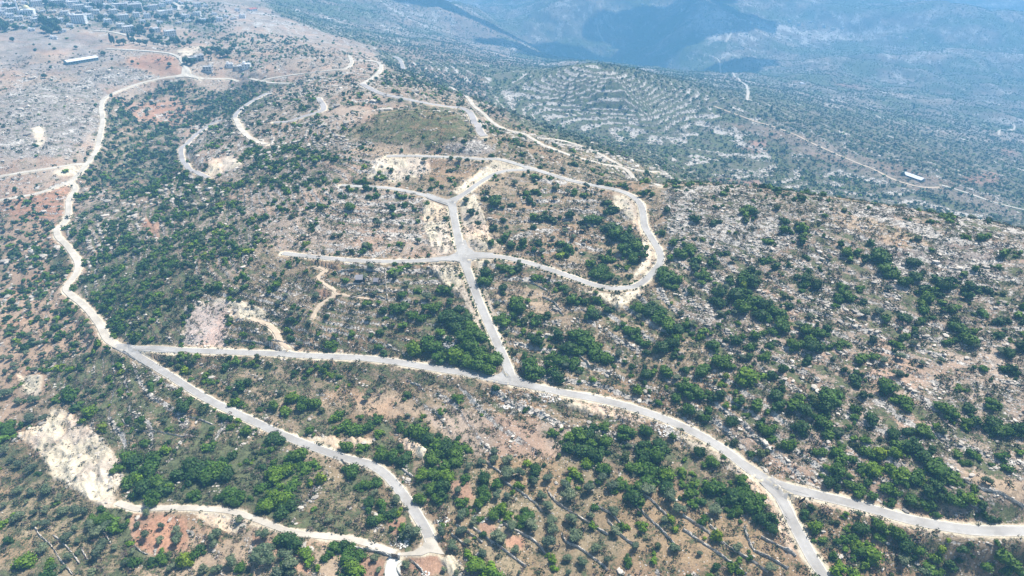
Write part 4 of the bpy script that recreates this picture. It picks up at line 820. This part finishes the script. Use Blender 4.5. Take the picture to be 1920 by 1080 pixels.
rme = merge('limestone_blocks', rv, kx, ky, np.clip(RNG.gamma(1.8, .22, len(kx))+.18, .2, 2.0)*(1+1.3*sstep(500, 620, np.hypot(kx, ky))), RNG.integers(0, 8, len(kx)), None, (1+RNG.uniform(-.45, .15, (len(kx), 1)))*np.ones((1, 3)), -.1)
RM, t, b = nmat('limestone'); lc = N(t, 'ShaderNodeAttribute', attribute_name='Col').outputs['Color']
t.links.new(mix_(t, 1.0, lc, mix_(t, noise_(t, pos_(t), 1.2, 4, .7), (.6, .6, .62), (1.4, 1.38, 1.34)), 'MULTIPLY'), b.inputs['Base Color'])
rme.materials[0] = RM
setp(link('limestone_blocks', rme), 'loose white and grey limestone blocks strewn over the slopes', 'rocks', kind='stuff')
#@OBJ0
# ------------------------------------------------------------------ dry-stone walls
def wall(px, label, mat, h=1.25, wd=.8, name='drystone_wall', hs=1.0):
    W = np.array([ground(*p) for p in px]); P_ = []
    for a, b_ in zip(W[:-1], W[1:]):
        m = max(1, int(np.hypot(*(b_-a))/1.1))
        for k in range(m): P_.append(a+(b_-a)*k/m)
    P_.append(W[-1]); L = np.array(P_); n_ = len(L)
    if n_ > 4: L[1:-1] = (L[:-2]+2*L[1:-1]+L[2:])/4; L[1:-1] = (L[:-2]+2*L[1:-1]+L[2:])/4
    T_ = np.gradient(L, axis=0); T_ /= np.linalg.norm(T_, axis=1)[:, None]+1e-9; Nn = np.stack([-T_[:, 1], T_[:, 0]], 1)
    z0 = samp(Z, L[:, 0], L[:, 1]); rg = np.random.default_rng(int(px[0][0]*7+px[0][1]))
    prof = [(-.62, -1.2), (-.5, .55), (-.36, .97), (0, 1.06), (.36, .96), (.5, .5), (.62, -1.2)]; k = len(prof); vs = np.zeros((n_, k, 3))
    for c, (o, hh) in enumerate(prof):
        q = L + Nn*(o*wd+rg.normal(0, .07, n_)*(abs(hh) < 1.1))[:, None]; vs[:, c, :2] = q; vs[:, c, 2] = z0 + hh*h*hs + (rg.normal(0, .2, n_)-.55*(np.convolve(rg.normal(0, 1, n_), np.ones(3)/3, 'same') > .55) if hh > 0 else 0)
    a, b_ = np.meshgrid(np.arange(n_-1), np.arange(k-1), indexing='ij'); bs = (a*k+b_).reshape(-1)
    fs = [np.stack([bs, bs+1, bs+k+1, bs+k], 1)[:, ::-1], np.array([list(range(k)), [(n_-1)*k+i for i in range(k)][::-1]])]
    o = link(name, mesh_np(name, vs.reshape(-1, 3), fs, mat)); setp(o, label, 'wall', 'dry stone walls of the terraces'); return o
WALLS = [([(1028,923),(1040,940),(1070,960),(1107,983),(1140,1003)], 'grey terrace wall slanting below the bottom middle oak thicket'),
 ([(947,905),(973,920),(1007,947),(1017,960)], 'grey terrace wall above the right-hand red soil plot'),
 ([(933,977),(957,990),(990,1007),(1010,1020),(1027,1043)], 'stout dark wall edging the bottom middle red plot on its upper right side'),
 ([(887,990),(913,1010),(940,1027),(960,1043),(987,1063)], 'long grey wall below the bottom middle red plots'),
 ([(1053,1000),(1060,1017),(1087,1027),(1113,1047),(1140,1070)], 'hooked grey wall around an olive near the bottom edge'),
 ([(1140,977),(1167,1007),(1190,1023)], 'short low wall left of the bright green lone tree'),
 ([(1192,917),(1220,937),(1250,967)], 'grey wall at the lower edge of the big oak thicket'),
 ([(1193,947),(1213,970),(1237,990),(1273,1030)], 'thin tan wall passing just below the bright yellow-green tree'),
 ([(847,1003),(873,1023)], 'very short pale wall right of the concrete road end'),
 ([(770,718),(785,722),(797,735)], 'dark hooked wall above the brown clearing'),
 ([(913,867),(925,877),(940,887)], 'small curved wall on the upper olive terrace right of the concrete road'),
 ([(1395,987),(1403,1013),(1413,1033),(1447,1047),(1477,1067)], 'tall curving grey wall wrapped round a straw terrace left of the lowest road'),
 ([(1427,1007),(1460,1023),(1493,1043)], 'short dark wall close beside the lowest road stretch'),
 ([(1280,967),(1313,987),(1357,1020),(1390,1040),(1440,1073)], 'long grey wall running diagonally to the bottom edge left of the curving wall'),
 ([(1280,993),(1320,1020),(1360,1047),(1400,1077)], 'lowest long diagonal wall reaching the bottom edge left of the road'),
 ([(1280,907),(1300,927),(1310,953)], 'short steep wall inside the oak thicket left of the fork'),
 ([(1797,897),(1847,920),(1897,937),(1920,950)], 'long dark wall on the bare brown field at the right edge'),
 ([(62,980),(73,1003),(97,1023),(113,1050),(137,1077)], 'leftmost long white wall on the bottom left terraces'),
 ([(100,1003),(130,1030),(150,1057)], 'second white wall from the left on the bottom left terraces'),
 ([(177,983),(197,1000),(208,1020)], 'pale wall nearest the green hedge on the bottom left terraces'),
 ([(152,1027),(165,1050)], 'shortest pale wall on the bottom left terraces'),
 ([(252,1023),(262,1033),(278,1040)], 'white kerb-like wall along the lower rim of the rounded red field'),
 ([(230,787),(237,800),(277,800)], 'L-shaped low wall on the stony slope right of the pale bank'),
 ([(253,807),(300,810),(333,817),(370,820)], 'long low pale wall across the stony slope below the concrete road'),
 ([(353,782),(378,788),(400,797)], 'short low wall on the stony slope, upper right one'),
 ([(1017,557),(1040,568),(1057,593)], 'curved grey wall on the slope right of the straight avenue'),
 ([(1037,623),(1070,653),(1107,687)], 'long slanting wall between the straight avenue and the right hillside'),
 ([(993,530),(1010,537),(1027,547)], 'upper short wall right of the crossroads slope'),
 ([(722,503),(723,530),(727,562)], 'thin white boundary wall running straight down beside the hut garden'),
 ([(640,538),(665,533),(722,533)], 'garden terrace wall just below the little hut'),
 ([(660,560),(690,551),(722,560)], 'lower garden terrace wall below the little hut'),
 ([(640,508),(680,505),(710,510)], 'upper garden terrace wall above the little hut'),
 ([(417,635),(460,639),(500,642),(567,646)], 'thin pale wall along the lower side of the quarry terrace'),
 ([(767,1050),(780,1058),(797,1077)], 'grey wall curving down from the gate at bottom centre'),
 ([(640,862),(655,875)], 'tiny wall inside the trees below the concrete road'),
 ([(755,880),(775,895)], 'short pale wall in the trees right of the concrete road bend'),
 ([(1120,950),(1150,965),(1165,985)], 'low wall between olives in the bottom middle'),
 ([(1330,985),(1345,1000)], 'very short wall among the lowest right terraces'),
 ([(855,985),(880,1000),(905,1018)], 'thin tan wall between the concrete road end and red plots')]
for px, lb in WALLS: wall(px, lb, STONE, .8 if px[0][0] > 600 else .6, .6 if px[0][0] > 600 else .5)
wall([(655,1027),(690,1032),(715,1037),(733,1043)], 'long cream coping wall left of the dark gate at bottom centre', PALE_STONE, 1.2, .5)
wall([(752,1052),(744,1060),(745,1070),(753,1082)], 'curved white wall right of the driveway at bottom centre', PALE_STONE, .9, .5)

# ------------------------------------------------------------------ buildings
def pt(u, v):
    x, y = ground(u, v); return x, y, gz(x, y)
WALLM = [simple('cream_limestone_wall', (.74,.70,.63), .07), simple('white_render_wall', (.86,.85,.83), .05), simple('bare_concrete_wall', (.58,.56,.53), .1), simple('tan_stone_wall', (.66,.57,.45), .08)]
ROOFM = simple('flat_roof_screed', (.72,.70,.68), .1); PANE = simple('dark_window_glass', (.05,.07,.09), .05, .8, .25); TANKM = simple('white_water_tank', (.8,.8,.8), .03)
WHITEROOF = simple('white_metal_roof', (.72,.74,.76), .04, .3, .45); BLUEW = simple('blue_grey_sheet_wall', (.30,.42,.46), .08); DARKM = simple('dark_opening', (.035,.035,.04), .1); REDR = simple('red_roof', (.45,.14,.10), .1)
def house_proto(w_, d, n_, wm, frame=False):
    root = empty('house', (0, 0, 0)); h = 3.1*n_; mb = MB().box(-w_/2, w_/2, -d/2, d/2, -3, h)
    for k in range(1, n_): mb.box(-w_/2-.06, w_/2+.06, -d/2-.06, d/2+.06, 3.1*k-.12, 3.1*k+.12)
    link('walls', mb.mesh('house_walls', wm), root)
    mb = MB().box(-w_/2-.2, w_/2+.2, -d/2-.2, -d/2+.1, h+.003, h+.9).box(-w_/2-.2, w_/2+.2, d/2-.1, d/2+.2, h+.003, h+.9).box(-w_/2-.2, -w_/2+.1, -d/2+.103, d/2-.103, h+.003, h+.9).box(w_/2-.1, w_/2+.2, -d/2+.103, d/2-.103, h+.003, h+.9).box(-w_/2+.11, w_/2-.11, -d/2+.11, d/2-.11, h+.003, h+.15)
    link('parapet_roof', mb.mesh('house_roof', ROOFM if not frame else WALLM[2]), root)
    if not frame: link('stair_head', MB().box(-w_/2+1, -w_/2+4.2, d/2-4, d/2-.9, h+.16, h+2.7).mesh('stair_head', wm), root)
    link('water_tank', MB().cyl(w_/2-2.2, d/2-2, h+.16, h+1.7, .75, .75, 10).cyl(w_/2-4.2, d/2-2, h+.16, h+1.7, .75, .75, 10).mesh('water_tank', TANKM), root)
    nw = max(2, int(w_/3.6)); ww = MB().box(-.65 if not frame else -1.1, .65 if not frame else 1.1, -.08, .1, -.75, .75 if not frame else 1.0).mesh('house_window', PANE if not frame else DARKM)
    for f_ in range(n_):
        for k in range(nw):
            o = link('window', ww, root); o.location = (-w_/2+(k+.5)*w_/nw, -d/2, 3.1*f_+1.7)
        for k in range(2):
            o = link('window', ww, root); o.location = (w_/2, -d/4+k*d/2, 3.1*f_+1.7); o.rotation_euler = (0, 0, R_(90))
    return root
def copy_tree(o, parent=None):
    c = o.copy(); C.objects.link(c); c.parent = parent
    for ch in list(o.children): copy_tree(ch, c)
    return c
KINDS_H = [(14,11,2,0,False),(18,12,3,0,False),(12,10,2,1,False),(11,9,1,3,False),(22,13,4,1,False),(12,8,2,2,True),(30,13,3,2,False),(10,8,1,1,False)]
HW = ['two-storey cream stone house','three-storey cream stone house','small white two-storey house','low tan stone house','white four-storey block with dark ribbon windows','unfinished concrete frame house','long grey three-storey block','little white one-storey house']
protos = [None]*8
HOUSES = [(242,60,1,.3),(227,52,0,.2),(292,60,0,.5),(320,68,1,.4),(233,38,1,.2),(256,31,2,.1),(226,16,6,.1),(252,17,6,.05),(288,19,1,.2),(305,30,1,.7),(318,25,0,.1),(317,8,2,.2),(348,34,2,.6),(370,29,0,-.1),(352,42,3,.1),(382,42,2,.5),(412,40,2,.1),
 (438,37,3,.3),(455,34,2,0),(425,33,7,.2),(370,12,0,.4),(386,12,7,.1),(264,54,3,.1),(363,116,5,.2),(375,112,5,.1),(391,133,5,-.2),(431,124,7,.0),(447,128,3,.2),(463,128,2,-.1),
 (78,24,3,.5),(8,28,2,.2),(150,42,4,-.15),(122,28,0,.1),(110,10,6,.1),(140,16,4,.2),(100,24,3,.1),(20,42,3,.2),(36,38,0,.1),(52,36,3,.1),(68,42,0,.3),(95,38,7,.1),(114,42,2,.3),(180,26,0,.1),(196,31,3,.2),(168,34,2,.6),(12,12,2,.1),(26,10,7,.3),
 (118,60,7,.3),(101,73,7,.1),(166,12,0,.1),(186,9,1,.2),(200,15,2,.1),(46,7,7,.2),(203,44,2,.4),(213,25,0,.2),(222,33,3,.1),(268,42,7,.3),(277,33,2,.2),(132,50,7,.1),(88,50,3,.4),(60,58,7,.1),(40,52,3,.2),(10,55,7,.1),(300,44,7,.3),(335,45,3,.1),(402,28,7,.4),(340,8,7,.3),(445,20,7,.2),
 (1352,42,3,.2),(1368,46,0,.1),(1408,44,2,.4),(1425,48,0,.1),(1440,40,3,.2),(1462,44,7,.1),(1480,40,2,.5),(1498,46,0,.1),(1520,42,3,.3),(1545,50,2,.1),(1562,55,0,.2),(1580,52,7,.4),(1345,66,7,.1),(1400,64,3,.2),(1450,68,7,.1),(1700,72,7,.2),(1735,82,3,.2),(1225,12,0,.1),(1245,16,2,.3),(1262,10,3,.1),(1205,8,7,.2),(1280,20,0,.2)]
HP = [(50,20,'by the domed building, top left'),(50,45,'on the lower left village edge'),(145,30,'beside the big blocks, top left'),(240,45,'above the rocky bank'),(310,60,'by the tree garden'),(260,15,'in the upper village'),(350,30,'in the middle village'),(430,35,'at the right village end'),(380,115,'by the dirt road corner'),(455,127,'beside the reddish plot'),
 (110,65,'on the slope below the village'),(1240,14,'on the hazy ridge at top centre'),(1360,50,'above the far white track'),(1440,45,'in the left of the far village'),(1550,50,'in the right of the far village'),(1720,76,'alone on the far right slope')]
vr = random.Random(11)
for _ in range(62):
    u = vr.uniform(0, 330); v = 4+vr.uniform(0, 1)**1.2*(40-u*.06)
    if all(abs(u-h[0]) > 9 or abs(v-h[1]) > 5 for h in HOUSES) and abs(u-53)+abs(v-25) > 26: HOUSES.append((u, v, vr.choice([0, 2, 2, 7, 0, 3, 1]), vr.uniform(-.2, .7)))
hl = {}
for i, (u, v, k, a) in enumerate(HOUSES):
    p = min(range(len(HP)), key=lambda q: (HP[q][0]-u)**2+((HP[q][1]-v)*2)**2); hl.setdefault((p, k), []).append(i)
hlab = {}
for (p, k), q in hl.items():
    q.sort(key=lambda i: HOUSES[i][0])
    for m_, i in enumerate(q): hlab[i] = HW[k]+' '+HP[p][2]+('' if len(q) == 1 else ', %s from left' % ORD[m_])
for i, (u, v, k, a) in enumerate(HOUSES):
    x, y, z = pt(u, v)
    if protos[k] is None:
        w_, d, n_, wm, fr = KINDS_H[k]; r = protos[k] = house_proto(w_, d, n_, WALLM[wm], fr)
    else: r = copy_tree(protos[k])
    r.location = (x, y, z); r.rotation_euler = (0, 0, a+math.atan2(-x, y)*.6); setp(r, hlab[i], 'house', 'houses of the hill villages')
# domed building with minaret
x, y, z = pt(53, 27); m = empty('mosque', (x, y, z), .35)
mb = MB().box(-11, 11, -9, 9, -4, 8).box(-11.3, 11.3, -9.3, -8.9, 8.003, 9).box(-11.3, 11.3, 8.9, 9.3, 8.003, 9).cyl(0, 0, 8.01, 10.5, 6, 6, 16); link('prayer_hall', mb.mesh('prayer_hall', WALLM[1]), m)
link('dome', MB().dome(0, 0, 10.5, 5.4, 5.6, 18, 7).cyl(0, 0, 16, 18.2, .25, .05, 6).mesh('dome', simple('pale_yellow_dome', (.74,.66,.40), .04, .5, .4)), m)
wme = MB().box(-.8, .8, -.1, .1, -1.6, 1.6).add([(-.8,-.1,1.6),(.8,-.1,1.6),(0,-.1,2.5)], [(0,1,2)]).mesh('arched_window', PANE)
for k in range(5): o = link('window', wme, m); o.location = (-8+4*k, -9, 4)
tw_ = empty('minaret', (-13, -4, 0)); tw_.parent = m
link('shaft', MB().cyl(0, 0, -4, 24, 1.8, 1.3, 10).cyl(0, 0, 24, 30, 1.0, .9, 10).mesh('minaret_shaft', WALLM[1]), tw_)
link('balcony', MB().cyl(0, 0, 23.4, 24.6, 2.6, 2.6, 12).mesh('minaret_balcony', WALLM[1]), tw_); link('spire', MB().cyl(0, 0, 30, 35, 1.1, .05, 10).mesh('minaret_spire', WALLM[1]), tw_)
setp(m, 'white mosque with pale yellow dome and slender minaret at top left', 'mosque')
# sheds laid between two surveyed ends
def shed(a, b_, wd, h, roofm, wallm, nwin, name, label):
    A_ = pt(*a); B_ = pt(*b_); L = math.hypot(B_[0]-A_[0], B_[1]-A_[1]); r = empty(name, ((A_[0]+B_[0])/2, (A_[1]+B_[1])/2, min(A_[2], B_[2])), math.atan2(B_[1]-A_[1], B_[0]-A_[0]))
    dz = abs(A_[2]-B_[2])*.5; h += dz
    link('walls', MB().box(-L/2, L/2, -wd/2, wd/2, -4, h).add([(-L/2,-wd/2,h),(-L/2,wd/2,h),(-L/2,0,h+1.5)], [(0,2,1)]).add([(L/2,-wd/2,h),(L/2,wd/2,h),(L/2,0,h+1.5)], [(0,1,2)]).mesh('shed_walls', wallm), r)
    e = .6; link('roof', MB().add([(-L/2-e,-wd/2-e,h-.1),(L/2+e,-wd/2-e,h-.1),(L/2+e,0,h+1.7),(-L/2-e,0,h+1.7),(-L/2-e,wd/2+e,h-.1),(L/2+e,wd/2+e,h-.1),(-L/2-e,-wd/2-e,h-.35),(L/2+e,-wd/2-e,h-.35),(L/2+e,0,h+1.45),(-L/2-e,0,h+1.45),(-L/2-e,wd/2+e,h-.35),(L/2+e,wd/2+e,h-.35)],
       [(0,1,2,3),(3,2,5,4),(6,9,8,7),(9,10,11,8),(0,6,7,1),(4,5,11,10),(0,3,9,6),(3,4,10,9),(1,7,8,2),(2,8,11,5)]).mesh('shed_roof', roofm), r)
    wm_ = MB().box(-1.2, 1.2, -.08, .08, -.6, .6).mesh('shed_window', PANE)
    for k in range(nwin): o = link('window', wm_, r); o.location = (-L/2+(k+.5)*L/nwin, -wd/2, h*.55)
    link('door', MB().box(L/2-.05, L/2+.08, -1.8, 1.8, -.1, h*.75).mesh('shed_door', DARKM), r)
    setp(r, label, 'shed'); return r
shed((124,121), (181,111), 14, 4.0, WHITEROOF, BLUEW, 12, 'long_shed', 'long white-roofed shed with blue-grey walls on the bare left hill')
shed((1693,327), (1730,341), 10, 3.2, WHITEROOF, WALLM[2], 7, 'long_shed', 'white-roofed poultry shed on the straw slope at far right')
shed((1501,157), (1508,158), 9, 3, WHITEROOF, WALLM[1], 2, 'small_shed', 'tiny white shed on the far terraced spur at upper right')
shed((670,527), (680,526), 4.2, 2.4, simple('grey_tin_roof', (.30,.29,.31), .08, .5, .5), DARKM, 1, 'garden_hut', 'grey tin-roofed garden hut among olives left of the crossroads')
shed((703,530), (709,530), 2.4, 1.6, simple('rusty_tin_roof', (.36,.33,.34), .08), WALLM[2], 1, 'tool_shed', 'small low tool shed right of the garden hut')
shed((466,19), (480,20), 14, 4, REDR, WALLM[1], 3, 'red_roof_hall', 'red-roofed hall at the right tip of the hill village')
# sliding gate, fallen panel, ruin
A_, B_ = pt(733, 1044), pt(749, 1047); g = empty('gate', ((A_[0]+B_[0])/2, (A_[1]+B_[1])/2, min(A_[2], B_[2])), math.atan2(B_[1]-A_[1], B_[0]-A_[0])); L = math.hypot(B_[0]-A_[0], B_[1]-A_[1])
GMT = simple('black_painted_steel', (.03,.03,.035), .1, 1, .5); mb = MB()
for k in range(18): mb.box(-L/2+.2+k*(L-.4)/18, -L/2+.2+k*(L-.4)/18+(L-.4)/18-.05, -.04, .04, .15, 1.9)
mb.box(-L/2+.2, L/2-.2, -.06, .06, 1.9, 2.0).box(-L/2+.2, L/2-.2, -.06, .06, .05, .147); link('gate_leaf', mb.mesh('gate_leaf', GMT), g)
for s_ in (-1, 1): link('gate_post', MB().box(s_*L/2-.35, s_*L/2+.35, -.35, .35, -.5, 2.3).box(s_*L/2-.45, s_*L/2+.45, -.45, .45, 2.303, 2.5).mesh('gate_post', PALE_STONE), g)
setp(g, 'black sliding gate between cream posts at the top of the white driveway', 'gate')
x, y, z = pt(1503, 943); g = empty('board', (x, y, z), .5)
link('panel', MB().add([(-1.7,0,.3),(1.7,0,.6),(1.7,.1,2.3),(-1.7,.1,1.9),(-1.7,.12,.3),(1.7,.12,.6),(1.7,.22,2.3),(-1.7,.22,1.9)], [(0,1,2,3),(7,6,5,4),(0,4,5,1),(1,5,6,2),(2,6,7,3),(3,7,4,0)]).mesh('panel', simple('rusty_dark_steel', (.06,.045,.04), .2)), g)
for s_ in (-1, 1): link('post', MB().box(s_*1.4-.06, s_*1.4+.06, .225, .34, -.3, 2.0).mesh('post', GMT), g)
setp(g, 'dark rusty signboard leaning inside the lower right road fork', 'signboard')
x, y, z = pt(843, 650); rg = np.random.default_rng(5); Vs = []; Fs = []; o_ = 0
for k in range(70):
    a = rg.uniform(0, 6.28); d = rg.uniform(1.2, 2.6); v_ = ICO1[0]*np.array([.55, .42, .35])*rg.uniform(.6, 1.3)*(1+rg.uniform(-.2, .2, (len(ICO1[0]), 1))) + np.array([d*math.cos(a)*1.2, d*math.sin(a), rg.uniform(0, 2.2)*(1 if d > 1.5 else .3)])
    Vs.append(v_); Fs.append(ICO1[1]+o_); o_ += len(v_)
o = link('stone_ruin', mesh_np('stone_ruin', np.concatenate(Vs), np.concatenate(Fs), simple('weathered_grey_stone', (.40,.39,.38), .25, 1.5))); o.location = (x, y, z); setp(o, 'round ruin of piled grey stones in the thicket left of the avenue', 'ruin')
def heap(u, v, n_, sp, r0, label, mat=None):
    x, y, z = pt(u, v); rg = np.random.default_rng(int(u*3+v)); Vs = []; Fs = []; o_ = 0
    for k in range(n_):
        a = rg.uniform(0, 6.28); d = sp*math.sqrt(rg.uniform(0, 1)); xx, yy = d*math.cos(a), d*math.sin(a)*.8
        v_ = ICO1[0]*np.array([1, .8, .65])*r0*rg.uniform(.5, 1.4)*(1+rg.uniform(-.25, .2, (len(ICO1[0]), 1))) + np.array([xx, yy, gz(x+xx, y+yy)-z+r0*.3]); Vs.append(v_); Fs.append(ICO1[1]+o_); o_ += len(v_)
    o = link('rock_heap', mesh_np('rock_heap', np.concatenate(Vs), np.concatenate(Fs), RM2)); o.location = (x, y, z); setp(o, label, 'rock heap', 'heaps of pale quarried rock')
RM2 = simple('pale_broken_rock', (.72, .69, .63), .12, 1.5)
for q in [(752,1018,60,3.4,.42,'white rock heap left of the concrete road end'), (828,980,40,3,.4,'white rock heap right of the concrete road end'), (798,1078,16,1.6,.4,'white stone pile at the foot of the curved wall, bottom centre'), (955,763,30,3,.6,'pale rock heap on the brown slope below the T junction'),
          (900,972,30,3.2,.45,'pale rock line above the middle red plot'), (1030,745,50,5,.5,'rubble heap just below the road right of the T junction'), (1250,807,40,4,.5,'rubble heap below the long road bend')]: heap(*q)
# ------------------------------------------------------------------ big garden trees and cypresses by the village
TRK = simple('dark_trunk_bark', (.11,.09,.07), .2, 2)
def cyp(seed):
    rg = np.random.default_rng(seed); m_ = 260; h = rg.uniform(0, 1, m_); a = rg.uniform(0, 6.28, m_); r = .17*np.sin(np.clip(h*.93+.07, 0, 1)*math.pi)**.6*rg.uniform(.8, 1.1, m_)
    cen = np.stack([r*np.cos(a), r*np.sin(a), .1+h*.95], 1); s_ = .05*rg.uniform(.6, 1.4, (m_, 1)); up = np.array([[0, 0, 1.0]]); t1 = np.stack([-np.sin(a), np.cos(a), 0*a], 1)
    q = np.stack([cen-t1*s_, cen-up*s_*1.5, cen+t1*s_, cen+up*s_*2], 1).reshape(-1, 3); i_ = np.arange(m_)*4
    return q, np.stack([i_, i_+1, i_+2, i_+3], 1), np.repeat(np.array([[.03, .06, .035]])*(1+rg.uniform(-.3, .3, (m_, 1))), 4, 0)
CY = mesh_np('cypress_crown', *(lambda c: (c[0], c[1], LM, c[2]))(cyp(1))); CT = MB().tube((0, 0, -.1), (0, 0, .85), .03, .01).mesh('cypress_trunk', TRK)
BT = [mesh_np('broadleaf_crown', *(lambda c: (c[0], c[1]+0, LM, c[2]))((lambda c: (c[0]+np.array([0, 0, .35]), c[1], c[2]))(crown(900+k, 7, 300, .11, [(.035,.075,.035),(.05,.09,.045),(.04,.08,.03)][k], .95)))) for k in range(3)]
BTR = MB().tube((0, 0, -.15), (0, 0, .55), .09, .06).tube((0, 0, .4), (.3, .1, .9), .05, .02).tube((0, 0, .4), (-.25, .2, .9), .05, .02).mesh('broadleaf_trunk', TRK)
for u, v, h, lb in [(209,81,14,'slender cypress at the left end of the garden row'), (214,82,12,'second slender cypress of the garden row'), (242,76,12,'cypress in the middle of the garden row'), (166,8,11,'cypress beside the upper village house'), (1445,212,13,'dark cypress by the far pale spur, left one'), (1712,205,14,'lone cypress on the far hazy slope'), (1696,210,9,'small cypress left of the lone far cypress'), (195,14,12,'tall dark cypress in the village'), (186,18,12,'cypress among the upper left village roofs')]:
    x, y, z = pt(u, v); r = empty('cypress', (x, y, z)); r.scale = (h*.9, h*.9, h); link('trunk', CT, r); link('crown', CY, r); setp(r, lb, 'cypress', 'cypress trees')
BIG = [(224,85,5),(232,84,5),(251,82,4.5),(262,84,5),(275,86,5),(288,82,5),(296,84,4.5),(306,87,3.5),(316,88,4),(334,85,5),(345,88,4.5),(356,85,4),(250,72,5),(283,75,5),(300,77,4.5),(325,80,5),(332,78,4),(350,120,5),(358,122,5),(365,118,4),(255,62,5),(265,58,6),(272,66,5),(278,54,5),(262,68,5),(285,64,5),
 (195,105,3.5),(143,92,3),(250,120,3),(318,125,3),(84,147,3.4),(48,35,4),(82,46,8),(92,52,8),(100,56,8),(108,50,7),(88,62,7),(98,68,7),(110,62,6),(3,54,8),(10,60,7),(0,48,7),(60,56,4),(25,79,4),(14,52,5),(30,56,5),(190,18,6),(205,22,6),(215,12,6),(160,28,6),(150,12,6),(175,16,6),(230,22,6),(245,24,6),(262,26,6),(275,24,6),(295,38,6),(310,38,6),(285,32,5),(335,36,6),(345,40,5),(380,48,6),(372,46,5),(392,46,6),(400,42,5),(362,40,5),(268,16,6),(330,20,6),(352,20,5),(100,16,6),(120,18,6),(88,10,6),(65,10,7),(30,20,7),(15,20,6),(98,44,5),(128,46,5),(190,40,6),(212,38,6),(220,44,5),(246,46,5),(200,52,5),(418,108,5),(428,106,5),(402,98,5),(395,106,4.5),(410,100,5),(440,92,5),(427,80,4.5),(434,98,4)]
TP = [(225,85,'at the left end of the garden row'),(270,85,'in the middle of the garden row'),(310,86,'right of the middle garden row'),(345,86,'at the right end of the garden row'),(265,62,'behind the garden row'),(320,78,'by the stepped house'),(357,120,'at the dirt road corner'),(95,55,'in the dark village copse'),(5,55,'at the left edge copse'),(200,20,'in the upper village'),(260,25,'between upper village roofs'),(340,35,'in the middle village'),(390,45,'right of the middle village'),(110,15,'near the big blocks'),(40,18,'behind the domed building'),(415,102,'right of the pale pit'),(200,45,'above the rocky bank'),
      (195,105,'alone right of the long shed'),(143,92,'alone above the long shed'),(250,120,'alone on the red field edge'),(318,125,'alone in the red field'),(84,147,'alone on the rocky left hill'),(28,60,'below the left village')]
tl = {}
for i, (u, v, r) in enumerate(BIG):
    p = min(range(len(TP)), key=lambda q: (TP[q][0]-u)**2+((TP[q][1]-v)*2)**2); tl.setdefault(p, []).append(i)
for p, q in tl.items():
    q.sort(key=lambda i: BIG[i][0])
    for m_, i in enumerate(q):
        u, v, r = BIG[i]; x, y, z = pt(u, v); t_ = empty('broadleaf_tree', (x, y, z), i*1.3); t_.scale = (r*1.35, r*1.35, r*1.3); link('trunk', BTR, t_); link('crown', BT[i % 3], t_)
        setp(t_, 'dark broad tree '+TP[p][2]+('' if len(q) == 1 else ', %s from left' % ORD[m_]), 'tree', 'big dark trees around the village')
#@OBJ1

# ------------------------------------------------------------------ clouds high above the valley (outside the frame; their shadows lie on it)
def cloud(u, v, sx_, sy_, rot, label, seed, alt=1500):
    x, y = ground(u, v); z = gz(x, y); k = (alt-z)/sun_dir[2]; c = np.array([x, y, z]) + sun_dir*k
    rg = np.random.default_rng(seed); Vs = []; Fs = []; o = 0
    for q in range(26):
        a = rg.uniform(0, 6.28); d = math.sqrt(rg.uniform(0, 1))*.8; r = rg.uniform(.22, .42)*(1.1-.4*d)
        v_ = ICO2[0]*(1+rg.uniform(-.1, .1, (len(ICO2[0]), 1)))*r + np.array([d*math.cos(a), d*math.sin(a), r*.5]); v_ = v_*np.array([sx_, sy_, min(sx_, sy_)*.7])
        ca, sa = math.cos(rot), math.sin(rot); v_ = np.stack([v_[:, 0]*ca-v_[:, 1]*sa, v_[:, 0]*sa+v_[:, 1]*ca, v_[:, 2]], 1)
        Vs.append(v_); Fs.append(ICO2[1]+o); o += len(v_)
    me = mesh_np('cloud', np.concatenate(Vs), np.concatenate(Fs), CLM, None, True); ob = link('cloud', me); ob.location = c; setp(ob, label, 'cloud', 'fair weather clouds', 'structure')
CLM = simple('cloud_white', (.85, .86, .88), .03)
cloud(1210, 85, 560, 250, .1, 'broad white cloud over the wooded valley', 1)
cloud(1010, 105, 300, 120, .2, 'small cloud over the valley behind the terraced knoll', 2)
cloud(880, 28, 400, 110, .25, 'long cloud over the far slope', 3)
cloud(1390, 118, 150, 90, .1, 'small cloud over the valley track', 4)

# ------------------------------------------------------------------ haze
bm = bmesh.new(); bmesh.ops.create_cube(bm, size=1); me = bpy.data.meshes.new('haze'); bm.to_mesh(me); bm.free()
hz = link('haze', me); zlo = float(Z.min())-2; hz.location = (0, 3600, (zlo+232)/2); hz.scale = (15400, 8200, 232-zlo); setp(hz, kind='stuff'); hz['label'] = 'blue summer haze filling the valley air'
hm = bpy.data.materials.new('haze'); hm.use_nodes = True; t = hm.node_tree; t.nodes.clear()
pv_ = N(t, 'ShaderNodeVolumePrincipled'); pv_.inputs['Color'].default_value = (.24, .61, 1.0, 1); pv_.inputs['Density'].default_value = .00030; pv_.inputs['Anisotropy'].default_value = .0
mo = N(t, 'ShaderNodeOutputMaterial'); t.links.new(pv_.outputs[0], mo.inputs['Volume']); me.materials.append(hm)
